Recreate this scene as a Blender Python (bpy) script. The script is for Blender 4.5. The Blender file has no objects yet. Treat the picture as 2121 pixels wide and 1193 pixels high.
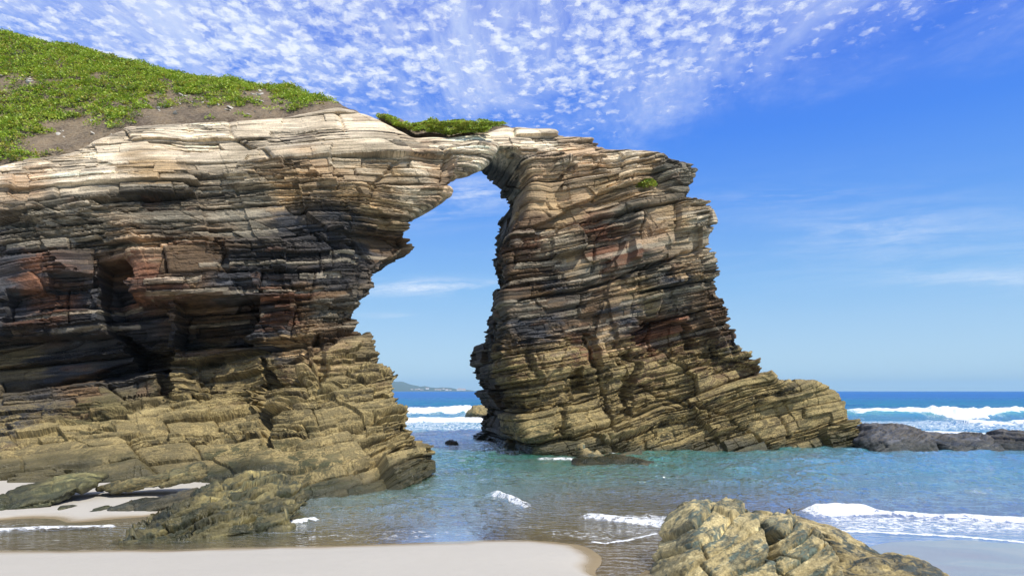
import bpy, math, random
import numpy as np
from mathutils import Vector
from mathutils.bvhtree import BVHTree

random.seed(4); rng = np.random.default_rng(11)
S = bpy.context.scene
COL = S.collection

# ------------------------------------------------------------------ camera
CH = 2.0                      # eye height above the water
W0, H0, F0, HOR = 2121.0, 1193.0, 1414.0, 810.0
cd = bpy.data.cameras.new("camera"); cam = bpy.data.objects.new("camera", cd); COL.objects.link(cam)
cam.location = (0, 0, CH); cam.rotation_euler = (math.radians(90), 0, 0)
cd.sensor_width = 36; cd.lens = 24.0; cd.clip_start = 0.1; cd.clip_end = 60000
cd.shift_y = (HOR - H0 / 2) / W0
S.camera = cam
S.render.resolution_x, S.render.resolution_y = 1024, 575

# ------------------------------------------------------------------ sun and sky
SUN_TO = Vector((0.56, -0.52, 0.98)).normalized()
ld = bpy.data.lights.new("sun", 'SUN'); ld.energy = 5.0; ld.angle = math.radians(0.53); ld.color = (1, 0.94, 0.83)
sun = bpy.data.objects.new("sun", ld); COL.objects.link(sun)
sun.rotation_euler = SUN_TO.to_track_quat('Z', 'Y').to_euler()
S.view_settings.view_transform = 'Standard'; S.view_settings.look = 'None'
S.view_settings.exposure = 0.06; S.view_settings.gamma = 1.0
S.cycles.max_bounces = 6; S.cycles.transparent_max_bounces = 12
S.cycles.use_denoising = True

class NT:
    """small helper for building node trees"""
    def __init__(s, tree): s.t = tree; s.n = tree.nodes; s.l = tree.links; s.n.clear()
    def new(s, typ, **kw):
        n = s.n.new(typ)
        for k, v in kw.items(): setattr(n, k, v)
        return n
    def put(s, sock, v):
        if v is None: return
        if hasattr(v, 'is_output') or isinstance(v, bpy.types.NodeSocket): s.l.new(v, sock)
        else:
            try: sock.default_value = v
            except Exception:
                sock.default_value = (v[0], v[1], v[2], 1.0)
    def math(s, op, a, b=None, c=None, clamp=False):
        n = s.new('ShaderNodeMath', operation=op, use_clamp=clamp)
        s.put(n.inputs[0], a); s.put(n.inputs[1], b); s.put(n.inputs[2], c); return n.outputs[0]
    def vmath(s, op, a, b=None):
        n = s.new('ShaderNodeVectorMath', operation=op); s.put(n.inputs[0], a); s.put(n.inputs[1], b); return n.outputs[0]
    def mix(s, f, a, b, blend='MIX'):
        n = s.new('ShaderNodeMix', data_type='RGBA', blend_type=blend); n.clamp_factor = True
        s.put(n.inputs[0], f); s.put(n.inputs[6], a); s.put(n.inputs[7], b); return n.outputs[2]
    def noise(s, vec, scale, detail=4, rough=0.55, dist=0.0, out=0):
        n = s.new('ShaderNodeTexNoise'); s.put(n.inputs['Vector'], vec); n.inputs['Scale'].default_value = scale
        n.inputs['Detail'].default_value = detail; n.inputs['Roughness'].default_value = rough
        n.inputs['Distortion'].default_value = dist; return n.outputs[out]
    def range(s, v, a, b, c=0.0, d=1.0, smooth=True):
        n = s.new('ShaderNodeMapRange', interpolation_type='SMOOTHSTEP' if smooth else 'LINEAR'); n.clamp = True
        s.put(n.inputs[0], v)
        for i, q in zip((1, 2, 3, 4), (a, b, c, d)): s.put(n.inputs[i], q)
        return n.outputs[0]
    def comb(s, x, y, z):
        n = s.new('ShaderNodeCombineXYZ'); s.put(n.inputs[0], x); s.put(n.inputs[1], y); s.put(n.inputs[2], z); return n.outputs[0]
    def attr(s, name, out='Fac'):
        n = s.new('ShaderNodeAttribute', attribute_name=name); return n.outputs[out]

def world():
    w = bpy.data.worlds.new("World"); S.world = w; w.use_nodes = True
    t = NT(w.node_tree)
    out = t.new('ShaderNodeOutputWorld'); bg = t.new('ShaderNodeBackground')
    sky = t.new('ShaderNodeTexSky', sky_type='NISHITA'); sky.sun_disc = False
    sky.sun_elevation = math.asin(SUN_TO.z); sky.sun_rotation = math.atan2(SUN_TO.x, SUN_TO.y)
    sky.air_density = 1.0; sky.dust_density = 0.3; sky.ozone_density = 3.0
    tc = t.new('ShaderNodeTexCoord'); d = tc.outputs['Generated']
    sp = t.new('ShaderNodeSeparateXYZ'); t.put(sp.inputs[0], d)
    x, y, z = sp.outputs
    zc = t.math('MAXIMUM', z, 0.02)
    cx = t.math('DIVIDE', x, zc); cy = t.math('DIVIDE', y, zc)
    # air: physical sky, deepened with height the way a polariser does
    ramp = t.new('ShaderNodeValToRGB'); t.put(ramp.inputs[0], z)
    cr = ramp.color_ramp
    stops = [(0.0, (.55, .77, .88)), (0.05, (.47, .70, .90)), (0.147, (.26, .53, .91)), (0.25, (.12, .35, .92)), (0.34, (.06, .25, .92)), (0.45, (.06, .19, .86)), (0.53, (.085, .18, .82)), (0.75, (.05, .16, .62))]
    cr.elements[0].position = 0; cr.elements[0].color = (*stops[0][1], 1)
    cr.elements[1].position = stops[-1][0]; cr.elements[1].color = (*stops[-1][1], 1)
    for p, c in stops[1:-1]:
        e = cr.elements.new(p); e.color = (*c, 1)
    deep = t.vmath('MULTIPLY', ramp.outputs[0], (10.0, 10.0, 10.0))
    air = t.mix(0.88, sky.outputs[0], deep)
    # mackerel clouds
    P = t.comb(cx, t.math('MULTIPLY', cy, 0.8), 0.0)
    big = t.noise(P, 1.5, 6, 0.66); mid = t.noise(P, 11.0, 3, 0.55, 0.4)
    v = t.new('ShaderNodeTexVoronoi', feature='SMOOTH_F1'); v.inputs['Scale'].default_value = 25.0
    v.inputs['Smoothness'].default_value = 0.6; v.inputs['Randomness'].default_value = 1.0
    wob = t.vmath('ADD', P, t.vmath('MULTIPLY', t.noise(P, 30.0, 4, 0.65, 0, 1), (0.06, 0.06, 0.0)))
    t.put(v.inputs['Vector'], wob)
    v2 = t.new('ShaderNodeTexVoronoi', feature='SMOOTH_F1'); v2.inputs['Scale'].default_value = 52.0; v2.inputs['Smoothness'].default_value = 0.5
    t.put(v2.inputs['Vector'], wob); fray = t.noise(wob, 48.0, 6, 0.72, 0.3)
    cell = t.math('SUBTRACT', 0.86, t.math('ADD', t.math('MULTIPLY', v.outputs['Distance'], .8), t.math('MULTIPLY', v2.outputs['Distance'], .32)))
    cell = t.math('ADD', cell, t.math('MULTIPLY', t.math('SUBTRACT', fray, .5), 1.0))
    # edge of the cloud sheet: a line in the cloud plane
    a = t.math('DIVIDE', cx, t.math('MAXIMUM', cy, 0.1)); e = t.math('DIVIDE', 1.0, t.math('MAXIMUM', cy, 0.1))
    lim = t.math('ADD', 0.325, t.math('MULTIPLY', t.math('MAXIMUM', t.math('SUBTRACT', a, 0.12), 0.0), 0.30))
    lim = t.math('ADD', lim, t.math('MULTIPLY', t.math('SUBTRACT', big, 0.5), 0.34))
    sheet = t.range(t.math('SUBTRACT', e, lim), -0.03, 0.17)
    right = t.range(a, 0.1, 0.72)
    cov = t.math('MULTIPLY', sheet, t.range(right, 0.0, 1.0, 1.0, 0.62, False))
    dens = t.math('ADD', t.math('MULTIPLY', cell, 0.95), t.math('ADD', t.math('MULTIPLY', mid, 0.75), t.math('MULTIPLY', big, 1.5)))
    thr = t.range(cov, 0.0, 1.0, 1.75, 0.92, False)
    cl = t.range(t.math('SUBTRACT', dens, thr), -0.08, 0.95)
    cl = t.math('MULTIPLY', cl, t.math('MULTIPLY', t.range(cov, 0.0, 0.35), 0.95))
    veil = t.math('MULTIPLY', t.range(t.noise(t.vmath('MULTIPLY', P, (1.0, .45, 1)), 2.6, 7, .68, .6), 0.34, 0.66), t.math('MULTIPLY', cov, 0.72))
    # low wisps and streaks, thin and stretched sideways
    a2 = t.math('DIVIDE', x, t.math('MAXIMUM', y, 0.05)); e2 = t.math('DIVIDE', z, t.math('MAXIMUM', y, 0.05))
    Q = t.comb(t.math('MULTIPLY', a2, 3.2), t.math('ADD', t.math('MULTIPLY', e2, 26.0), t.math('MULTIPLY', a2, -2.0)), 0.0)
    wn = t.noise(Q, 1.5, 6, 0.66, 0.5)
    def blob(a0, e0, wa, we, amp):
        da = t.math('DIVIDE', t.math('SUBTRACT', a2, a0), wa); de = t.math('DIVIDE', t.math('SUBTRACT', e2, e0), we)
        r = t.math('ADD', t.math('MULTIPLY', da, da), t.math('MULTIPLY', de, de))
        return t.math('MULTIPLY', t.math('POWER', 2.718, t.math('MULTIPLY', r, -1.0)), amp)
    m = None
    for b in [(-0.13, 0.152, 0.15, 0.011, 1.15), (-0.15, 0.262, 0.10, 0.022, .55), (-0.055, 0.292, 0.07, 0.02, .95), (-0.02, 0.205, 0.06, .006, .5),
              (-0.185, 0.110, 0.04, 0.004, .5), (0.55, 0.235, 0.09, 0.02, .34), (0.72, 0.165, 0.16, 0.012, .5), (0.60, 0.225, 0.35, 0.07, .26), (0.38, 0.285, 0.10, 0.012, .3),
              (-.75, .36, .3, .05, .5)]:
        q = blob(*b); m = q if m is None else t.math('ADD', m, q)
    wisp = t.math('MULTIPLY', t.range(wn, 0.36, 0.66), t.math('MULTIPLY', m, 0.72), clamp=True)
    allc = t.math('MAXIMUM', t.math('MAXIMUM', cl, veil), wisp)
    shade = t.mix(t.range(cell, 0.1, 0.6), (7.0, 8.1, 10.0, 1), (8.8, 9.4, 10.2, 1))
    c = t.mix(allc, air, shade)
    t.put(bg.inputs[0], c); bg.inputs[1].default_value = 0.1
    t.l.new(bg.outputs[0], out.inputs[0])
world()

# ------------------------------------------------------------------ tagging
def tag(o, label=None, cat=None, group=None, kind=None):
    if label: o['label'] = label
    if cat: o['category'] = cat
    if group: o['group'] = group
    if kind: o['kind'] = kind
    return o
def empty(name, loc=(0, 0, 0)):
    o = bpy.data.objects.new(name, None); o.location = loc; COL.objects.link(o); return o
def make_mesh(name, V, Fq, mat=None, parent=None, smooth=True, attrs=None, loc=None):
    V = np.asarray(V, np.float32); Fq = np.asarray(Fq, np.int32)
    if loc is not None: V = V - np.asarray(loc, np.float32)
    me = bpy.data.meshes.new(name); n = Fq.shape[1]
    me.vertices.add(len(V)); me.vertices.foreach_set('co', V.ravel())
    me.loops.add(Fq.size); me.loops.foreach_set('vertex_index', Fq.ravel())
    me.polygons.add(len(Fq)); me.polygons.foreach_set('loop_start', np.arange(0, Fq.size, n, dtype=np.int32))
    me.polygons.foreach_set('use_smooth', np.full(len(Fq), smooth))
    me.update(calc_edges=True)
    for k, a in (attrs or {}).items():
        a = np.asarray(a, np.float32)
        if a.ndim == 1: at = me.attributes.new(k, 'FLOAT', 'POINT'); at.data.foreach_set('value', a)
        elif a.shape[1] == 3: at = me.attributes.new(k, 'FLOAT_VECTOR', 'POINT'); at.data.foreach_set('vector', a.ravel())
        else: at = me.attributes.new(k, 'FLOAT_COLOR', 'POINT'); at.data.foreach_set('color', a.ravel())
    if mat: me.materials.append(mat)
    o = bpy.data.objects.new(name, me); COL.objects.link(o)
    if parent: o.parent = parent
    if loc is not None:
        o.location = loc if parent is None else Vector(loc) - parent.location
    elif parent is not None and tuple(parent.location) != (0, 0, 0):
        o.location = -parent.location
    return o

# ------------------------------------------------------------------ numpy noise
def hsh(i, j=0, k=0, seed=0):
    with np.errstate(over='ignore'):
        i = np.asarray(i).astype(np.int64).astype(np.uint32); j = np.asarray(j).astype(np.int64).astype(np.uint32); k = np.asarray(k).astype(np.int64).astype(np.uint32)
        h = i * np.uint32(374761393) + j * np.uint32(668265263) + k * np.uint32(2246822519) + np.uint32((seed * 3266489917) & 0xffffffff)
        h = (h ^ (h >> np.uint32(13))) * np.uint32(1274126177)
        h = h ^ (h >> np.uint32(16)); h = h * np.uint32(2654435761); h = h ^ (h >> np.uint32(15))
    return (h & np.uint32(0xffffff)).astype(np.float32) / np.float32(0xffffff)
def vnoise(P, seed=0):
    I = np.floor(P); f = (P - I).astype(np.float32); I = I.astype(np.int64)
    u = f * f * (3 - 2 * f); r = 0
    for a in (0, 1):
        wa = u[..., 0] if a else 1 - u[..., 0]
        for b in (0, 1):
            wb = u[..., 1] if b else 1 - u[..., 1]
            for c in (0, 1):
                wc = u[..., 2] if c else 1 - u[..., 2]
                r = r + wa * wb * wc * hsh(I[..., 0] + a, I[..., 1] + b, I[..., 2] + c, seed)
    return r * 2 - 1
def fbm(P, oct=4, seed=0, gain=0.5):
    r = 0; a = 1.0; s = 0
    for o in range(oct):
        r = r + a * vnoise(P * (2.03 ** o) + 13.7 * o, seed + o); s += a; a *= gain
    return r / s * 1.5
def V3(x, y, z): return np.stack(np.broadcast_arrays(np.float32(x), np.float32(y), np.float32(z)), -1)
def sstep(x, a, b): t = np.clip((x - a) / (b - a), 0, 1); return t * t * (3 - 2 * t)
def smax(a, b, k):
    h = np.clip(0.5 + 0.5 * (a - b) / k, 0, 1); return b * (1 - h) + a * h + k * h * (1 - h)

def surface_nets(f):
    """f: 3-D array, negative inside. Returns vertices in index space and quads."""
    sg = f < 0
    nx, ny, nz = f.shape
    c = sum(sg[a:nx - 1 + a, b:ny - 1 + b, d:nz - 1 + d].astype(np.int8) for a in (0, 1) for b in (0, 1) for d in (0, 1))
    act = (c > 0) & (c < 8)
    idx = -np.ones(act.shape, np.int64); A = np.argwhere(act); idx[act] = np.arange(len(A))
    acc = np.zeros((len(A), 3)); cnt = np.zeros(len(A))
    corners = [(a, b, d) for a in (0, 1) for b in (0, 1) for d in (0, 1)]
    val = {q: f[A[:, 0] + q[0], A[:, 1] + q[1], A[:, 2] + q[2]] for q in corners}
    for p in corners:
        for ax in range(3):
            if p[ax]: continue
            q = list(p); q[ax] = 1; q = tuple(q)
            v0, v1 = val[p], val[q]; m = (v0 < 0) != (v1 < 0)
            t = np.where(m, v0 / np.where(m, v0 - v1, 1), 0)
            pt = np.array(p, float)[None, :].repeat(len(A), 0); pt[:, ax] += t
            acc += pt * m[:, None]; cnt += m
    V = A + acc / np.maximum(cnt, 1)[:, None]
    Q = []
    for ax in range(3):
        o1, o2 = [(1, 2), (2, 0), (0, 1)][ax]
        s0 = [slice(None)] * 3; s1 = [slice(None)] * 3; s0[ax] = slice(0, -1); s1[ax] = slice(1, None)
        a, b = sg[tuple(s0)], sg[tuple(s1)]
        E = np.argwhere(a != b)
        ok = (E[:, o1] > 0) & (E[:, o2] > 0) & (E[:, o1] < f.shape[o1] - 1) & (E[:, o2] < f.shape[o2] - 1)
        E = E[ok]; fl = a[E[:, 0], E[:, 1], E[:, 2]]
        def g(d1, d2):
            X = E.copy(); X[:, o1] += d1; X[:, o2] += d2; return idx[X[:, 0], X[:, 1], X[:, 2]]
        q = np.stack([g(-1, -1), g(0, -1), g(0, 0), g(-1, 0)], 1)
        q[~fl] = q[~fl][:, ::-1]; Q.append(q)
    return V, np.concatenate(Q)

def subdivide(V, Q, levels):
    """smooth (Catmull-Clark) subdivision through the modifier, back to numpy"""
    o = make_mesh('tmp', V, Q)
    md = o.modifiers.new('s', 'SUBSURF'); md.levels = levels; md.render_levels = levels
    dg = bpy.context.evaluated_depsgraph_get(); ev = o.evaluated_get(dg); me = ev.to_mesh()
    n = len(me.vertices); v = np.empty(n * 3, np.float32); me.vertices.foreach_get('co', v)
    q = np.empty(len(me.loops), np.int32); me.loops.foreach_get('vertex_index', q)
    v = v.reshape(-1, 3).copy(); q = q.reshape(-1, 4).copy()
    ev.to_mesh_clear(); m0 = o.data; bpy.data.objects.remove(o); bpy.data.meshes.remove(m0)
    return v, q
def vnormals(V, Q):
    n = np.cross(V[Q[:, 2]] - V[Q[:, 0]], V[Q[:, 3]] - V[Q[:, 1]]); N = np.zeros_like(V)
    for i in range(4):
        for a in range(3): N[:, a] += np.bincount(Q[:, i], n[:, a], len(V))
    return N / np.maximum(np.linalg.norm(N, axis=1, keepdims=True), 1e-9)
def sdpoly(X, Z, poly):
    """signed distance to a closed polygon, negative inside"""
    P = np.asarray(poly, float); d = np.full(X.shape, 1e9); ins = np.zeros(X.shape, bool)
    for i in range(len(P)):
        ax, az = P[i]; bx, bz = P[(i + 1) % len(P)]
        ex, ez = bx - ax, bz - az; L = ex * ex + ez * ez + 1e-12
        h = np.clip(((X - ax) * ex + (Z - az) * ez) / L, 0, 1)
        d = np.minimum(d, (X - ax - h * ex) ** 2 + (Z - az - h * ez) ** 2)
        c = ((az > Z) != (bz > Z)); ins ^= c & (X < ex * (Z - az) / (ez if abs(ez) > 1e-9 else 1e-9) + ax)
    d = np.sqrt(d); return np.where(ins, -d, d)
class RBF:
    def __init__(s, P, v, sm=0.02):
        s.P = np.asarray(P, float); n = len(s.P); D = np.linalg.norm(s.P[:, None] - s.P[None], axis=2)
        A = np.zeros((n + 3, n + 3)); A[:n, :n] = -D - sm * 0 + np.eye(n) * (sm)
        A[:n, n] = 1; A[:n, n + 1:] = s.P; A[n, :n] = 1; A[n + 1:, :n] = s.P.T
        # damp the linear part
        A[n + 1, n + 1] = A[n + 2, n + 2] = -1e3 * 0 - 1e-9
        s.c = np.linalg.lstsq(A, np.concatenate([v, np.zeros(3)]), rcond=None)[0]
    def __call__(s, X, Z):
        n = len(s.P); r = np.full(X.shape, s.c[n]) + s.c[n + 1] * X + s.c[n + 2] * Z
        for i in range(n): r = r - s.c[i] * np.hypot(X - s.P[i, 0], Z - s.P[i, 1])
        return r
def shepard(X, Z, P, C, p=3.0, eps=0.05):
    num = 0; den = 0
    for (x, z), c in zip(P, C):
        w = 1 / ((X - x) ** 2 + (Z - z) ** 2 + eps) ** (p / 2); num = num + w[:, None] * np.asarray(c, float)[None]; den = den + w
    return num / den[:, None]

# ------------------------------------------------------------------ materials
def new_mat(name):
    m = bpy.data.materials.new(name); m.use_nodes = True; t = NT(m.node_tree)
    out = t.new('ShaderNodeOutputMaterial'); p = t.new('ShaderNodeBsdfPrincipled'); t.l.new(p.outputs[0], out.inputs[0])
    return m, t, p, out
def bump(t, p, h, strength, dist):
    b = t.new('ShaderNodeBump'); b.inputs['Strength'].default_value = strength; b.inputs['Distance'].default_value = dist
    t.put(b.inputs['Height'], h); t.l.new(b.outputs[0], p.inputs['Normal']); return b

def rock_material(name, lam=1.0, cs=2.6):
    m, t, p, out = new_mat(name)
    bed = t.attr('bed', 'Vector'); col = t.attr('tint', 'Color'); wet = t.attr('wet'); yel = t.attr('crust')
    mp = t.vmath('MULTIPLY', bed, (1.3, 1.3, 16.0 * lam)); l1 = t.noise(mp, 1.0, 5, 0.62)
    mp2 = t.vmath('MULTIPLY', bed, (2.5, 2.5, 42.0 * lam)); l2 = t.noise(mp2, 1.0, 4, 0.6)
    g = t.noise(bed, 34.0, 4, 0.7); gg = t.noise(bed, 3.1, 5, 0.65)
    lm = t.attr('lam'); one = (1, 1, 1, 1)
    sc = t.mix(lm, t.range(l1, 0.30, 0.70, 0.8, 1.2), t.range(l1, 0.30, 0.70, 0.5, 1.55)); sc2 = t.mix(lm, t.range(l2, 0.3, 0.7, 0.88, 1.12), t.range(l2, 0.3, 0.7, 0.55, 1.45))
    f = t.math('MULTIPLY', t.math('MULTIPLY', sc, sc2), t.range(g, 0.25, 0.75, 0.72, 1.3))
    f = t.mix(yel, t.comb(f, f, f), t.comb(t.range(g, .3, .7, .6, 1.35), t.range(g, .3, .7, .6, 1.35), t.range(g, .3, .7, .55, 1.3)))
    c = t.mix(1.0, col, f, 'MULTIPLY')
    # patchy crust of barnacles and lichen over darker stone
    crust = t.math('MULTIPLY', t.range(t.noise(t.vmath('MULTIPLY', bed, (1, 1, 3.2)), cs, 8, 0.76, 0.6), *((0.455, 0.535) if cs < 4 else (0.465, 0.51))), yel)
    cc = t.mix(t.range(t.noise(bed, 22, 6, .78), .36, .62), (0.15, 0.105, 0.035, 1), (0.54, 0.42, 0.18, 1))
    c = t.mix(t.math('MULTIPLY', crust, 0.72), c, cc)
    c = t.mix(t.math('MULTIPLY', wet, 0.62), c, (0.02, 0.025, 0.012, 1))
    t.put(p.inputs['Base Color'], c)
    t.put(p.inputs['Roughness'], t.math('SUBTRACT', 0.85, t.math('MULTIPLY', wet, t.range(gg, .35, .6, .25, .62))))
    h = t.math('ADD', t.math('MULTIPLY', t.math('MULTIPLY', l1, 0.9), t.math('ADD', .3, t.math('MULTIPLY', lm, .7))), t.math('ADD', t.math('MULTIPLY', l2, t.math('MULTIPLY', lm, .5)), t.math('MULTIPLY', g, 0.3)))
    h = t.math('ADD', h, t.math('MULTIPLY', crust, 0.12))
    h = t.math('ADD', h, t.math('MULTIPLY', t.noise(bed, 14, 5, .75), .5)); bump(t, p, h, 1.0, 0.06)
    return m
ROCK = rock_material('layered_rock'); ROCK2 = rock_material('crusted_rock', 0.45, 5.0)

# ------------------------------------------------------------------ the arch
NX, NY = -0.30, 0.954
UC = np.array([-24, -14, -12.7, -4.2, 0.3, 1.5, 7.5, 12.5, 20]); YC = np.array([15.0, 17.0, 17.2, 19.2, 22.2, 22.8, 24.0, 25.3, 27])
def Y0(u):
    r = 0
    for o in (-.8, -.4, 0, .4, .8): r = r + np.interp(np.asarray(u) + o, UC, YC)
    return r / 5
UT = np.linspace(-24, 20, 6000); YT = Y0(UT)
def unp(px, py, t):
    X = UT + t * NX; Y = YT + t * NY
    p = W0 / 2 + F0 * X / Y
    u = np.interp(px, p, UT); Yv = float(Y0(u) + t * NY)
    return float(u), CH + (HOR - py) / F0 * Yv
def px_of(P): return W0 / 2 + F0 * P[..., 0] / P[..., 1], HOR - F0 * (P[..., 2] - CH) / P[..., 1]
def to_world(u, t): return u + t * NX, Y0(u) + t * NY

outline = [(-600, 365, 1.2), (0, 345, 1.2), (130, 316, 1.6), (260, 262, 2.2), (480, 250, 2.3), (600, 238, 2.3), (700, 220, 2.3), (742, 228, 2.2), (765, 236, 2), (800, 252, 1.8), (860, 286, 1.5), (930, 286, 1.4),
           (1000, 274, 1.3), (1045, 258, 1.2), (1100, 264, 1.1), (1150, 263, 1.0), (1156, 279, 1.0), (1236, 280, .9), (1243, 290, .9), (1255, 306, .8), (1378, 314, .6), (1392, 326, .5), (1446, 336, .4),
           (1440, 372, .3), (1422, 402, .2), (1462, 414, .2), (1466, 430, .2), (1477, 455, .1), (1480, 512, 0), (1500, 560, 0), (1506, 600, 0), (1521, 628, 0), (1528, 690, -.2), (1535, 718, -.3),
           (1562, 735, -.4), (1585, 765, -.4), (1612, 792, -.5), (1690, 797, -.6), (1738, 803, -.7), (1760, 830, -.8), (1768, 860, -.9), (1778, 885, -1), (1790, 925, -1.2), (1805, 960, -1.2)]
OUT = [unp(*p) for p in outline]; OUT = [(-22, OUT[0][1])] + OUT + [(OUT[-1][0], -1.6), (-22, -1.6)]
left_front = [(936, 364, .3), (926, 404, .3), (890, 424, .5), (862, 438, .7), (842, 462, .8), (856, 500, .8), (858, 526, .7), (800, 546, .5), (778, 600, 0), (748, 640, -.2), (745, 680, -.3), (775, 688, -.7), (795, 748, -1.4), (823, 770, -2),
              (821, 832, -2.8), (856, 838, -3.0), (868, 890, -3.4), (881, 915, -3.7), (882, 985, -3.9), (878, 1040, -4)]
right_front = [(968, 360, .3), (1004, 340, .3), (1018, 306, .2), (1060, 304, .1), (1096, 334, 0), (1110, 385, 0), (1100, 432, 0), (1072, 482, .1), (1052, 540, .1), (1053, 600, 0), (1056, 650, -.1), (1050, 700, -.3), (1062, 760, -.5), (1082, 810, -.7), (1088, 870, -.8), (1090, 960, -.9)]
right_back = [(972, 350, 4.2), (1000, 378, 4.6), (1040, 430, 5), (1047, 500, 5.2), (1036, 550, 5.4), (1046, 612, 5.6), (1024, 660, 5.8), (1018, 706, 6), (990, 716, 6.2), (981, 768, 6.3), (996, 812, 6.4), (1006, 852, 6.5), (990, 896, 6.6), (984, 960, 6.8)]
def push(p, d, t): return (p[0] - d, p[1], t)
LF = [unp(*p) for p in left_front]; RF = [unp(*p) for p in right_front]; RB = [unp(*p) for p in right_back]
LB = [(u - .9, z) for u, z in LF]
OF = LF[::-1] + RF; OF = [(LF[-1][0], -2.4)] + OF + [(RF[-1][0], -2.4)]
top_back = unp(936, 350, 4.0)
OB = LB[::-1][:-1] + [(top_back[0] - .6, top_back[1] - .15), top_back] + RB; OB = [(LB[-1][0], -2.4)] + OB + [(RB[-1][0], -2.4)]

front = [(-500, 400, .3), (-500, 650, .3), (-500, 900, -1), (-500, 1020, -3.0),
 (0, 400, .2), (0, 455, 0), (0, 530, -.2), (0, 560, .1), (0, 690, -.1), (0, 740, .0), (0, 800, -.1), (0, 820, -.4), (0, 900, -1.2), (0, 1000, -3.1),
 (80, 600, -.1), (80, 740, .0), (130, 560, -.2), (240, 700, .0), (150, 690, .0), (200, 640, .2), (245, 560, .4), (238, 540, -.1),
 (200, 340, .9), (300, 330, .7), (500, 290, 1.5), (300, 400, 0), (150, 400, 0), (600, 320, .6), (600, 275, 1.8), (750, 300, .9), (400, 285, 1.8), (680, 385, -.1), (550, 420, -.1), (690, 400, .0),
 (200, 480, -.2), (400, 480, -.3), (600, 480, -.3), (720, 520, .0), (265, 510, -.5), (265, 580, -.6), (275, 612, -.5), (350, 600, -.6), (450, 600, -.6), (540, 610, -.6), (600, 660, -.5), (700, 640, -.2), (580, 705, -.5), (690, 690, -.5),
 (300, 680, .0), (450, 670, .0), (560, 650, -.3),
 (250, 770, .2), (330, 760, .1), (345, 830, .0), (440, 735, .4), (500, 735, .1), (400, 800, -.3), (480, 830, -.8), (230, 790, .1), (150, 830, -.2), (100, 870, -.7),
 (520, 735, -.3), (530, 850, -1.1), (600, 740, -.9), (640, 700, -.8), (200, 900, -1.5), (200, 985, -3.5), (300, 870, -1.1), (400, 860, -1.2), (400, 950, -3.0), (400, 1000, -4.2), (500, 950, -3.6), (520, 1000, -5.4),
 (600, 850, -2.6), (600, 790, -1.7), (600, 950, -4.5), (600, 1000, -6.2), (700, 720, -1.1), (700, 780, -1.9), (700, 850, -3.0), (700, 950, -4.9), (700, 1040, -6.9), (780, 850, -3.2), (790, 950, -4.8), (800, 1015, -6.0), (850, 950, -4.1), (855, 1005, -4.9), (760, 760, -1.7),
 (850, 320, .3), (930, 300, .4), (900, 360, .2), (820, 400, .5), (780, 440, .5), (790, 500, .9), (770, 540, .7), (750, 450, .2), (740, 400, 0), (1000, 300, .1), (960, 340, .2),
 (1150, 320, 0), (1130, 400, .5), (1200, 350, 0), (1250, 330, .1), (1150, 430, .5), (1230, 410, .5), (1280, 380, .3), (1330, 350, .1), (1380, 350, .0), (1350, 384, .6), (1420, 380, .2), (1200, 455, -.1), (1250, 440, -.3), (1330, 398, -.4), (1400, 400, -.1),
 (1340, 450, -.5), (1250, 520, -.4), (1300, 500, .0), (1335, 520, -.4), (1310, 560, -.2), (1150, 500, -.2), (1100, 550, -.2), (1200, 600, -.4), (1120, 640, -.2), (1080, 650, .0), (1300, 620, -.4), (1420, 520, .0), (1440, 600, -.1), (1380, 620, -.2), (1500, 640, 0),
 (1340, 660, .3), (1380, 700, .5), (1330, 720, .2), (1420, 660, .0), (1470, 690, .1), (1480, 730, .4), (1250, 700, -.3), (1100, 700, -.6), (1180, 690, -.8), (1160, 760, -.9), (1190, 790, -.4), (1215, 700, -.1), (1240, 800, -.7), (1100, 780, -.9), (1150, 860, -1.1), (1215, 830, -.6), (1250, 720, -.7),
 (1310, 750, -.5), (1320, 830, -.1), (1380, 800, .0), (1380, 880, -.4), (1450, 780, -.2), (1480, 850, -.7), (1280, 890, -1.3), (1200, 910, -1.6), (1120, 925, -1.4), (1300, 925, -1.8), (1420, 915, -1.3), (1550, 920, -1.3),
 (1540, 760, -.1), (1560, 840, -.6), (1620, 830, -.6), (1680, 870, -.9), (1700, 915, -1.4)]
fp = [unp(*p) for p in front] + [unp(*p) for p in outline] + LF + RF
fv = [p[2] for p in front] + [p[2] for p in outline] + [p[2] for p in left_front] + [p[2] for p in right_front]
FR = RBF(fp, fv, 0.01)

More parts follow.
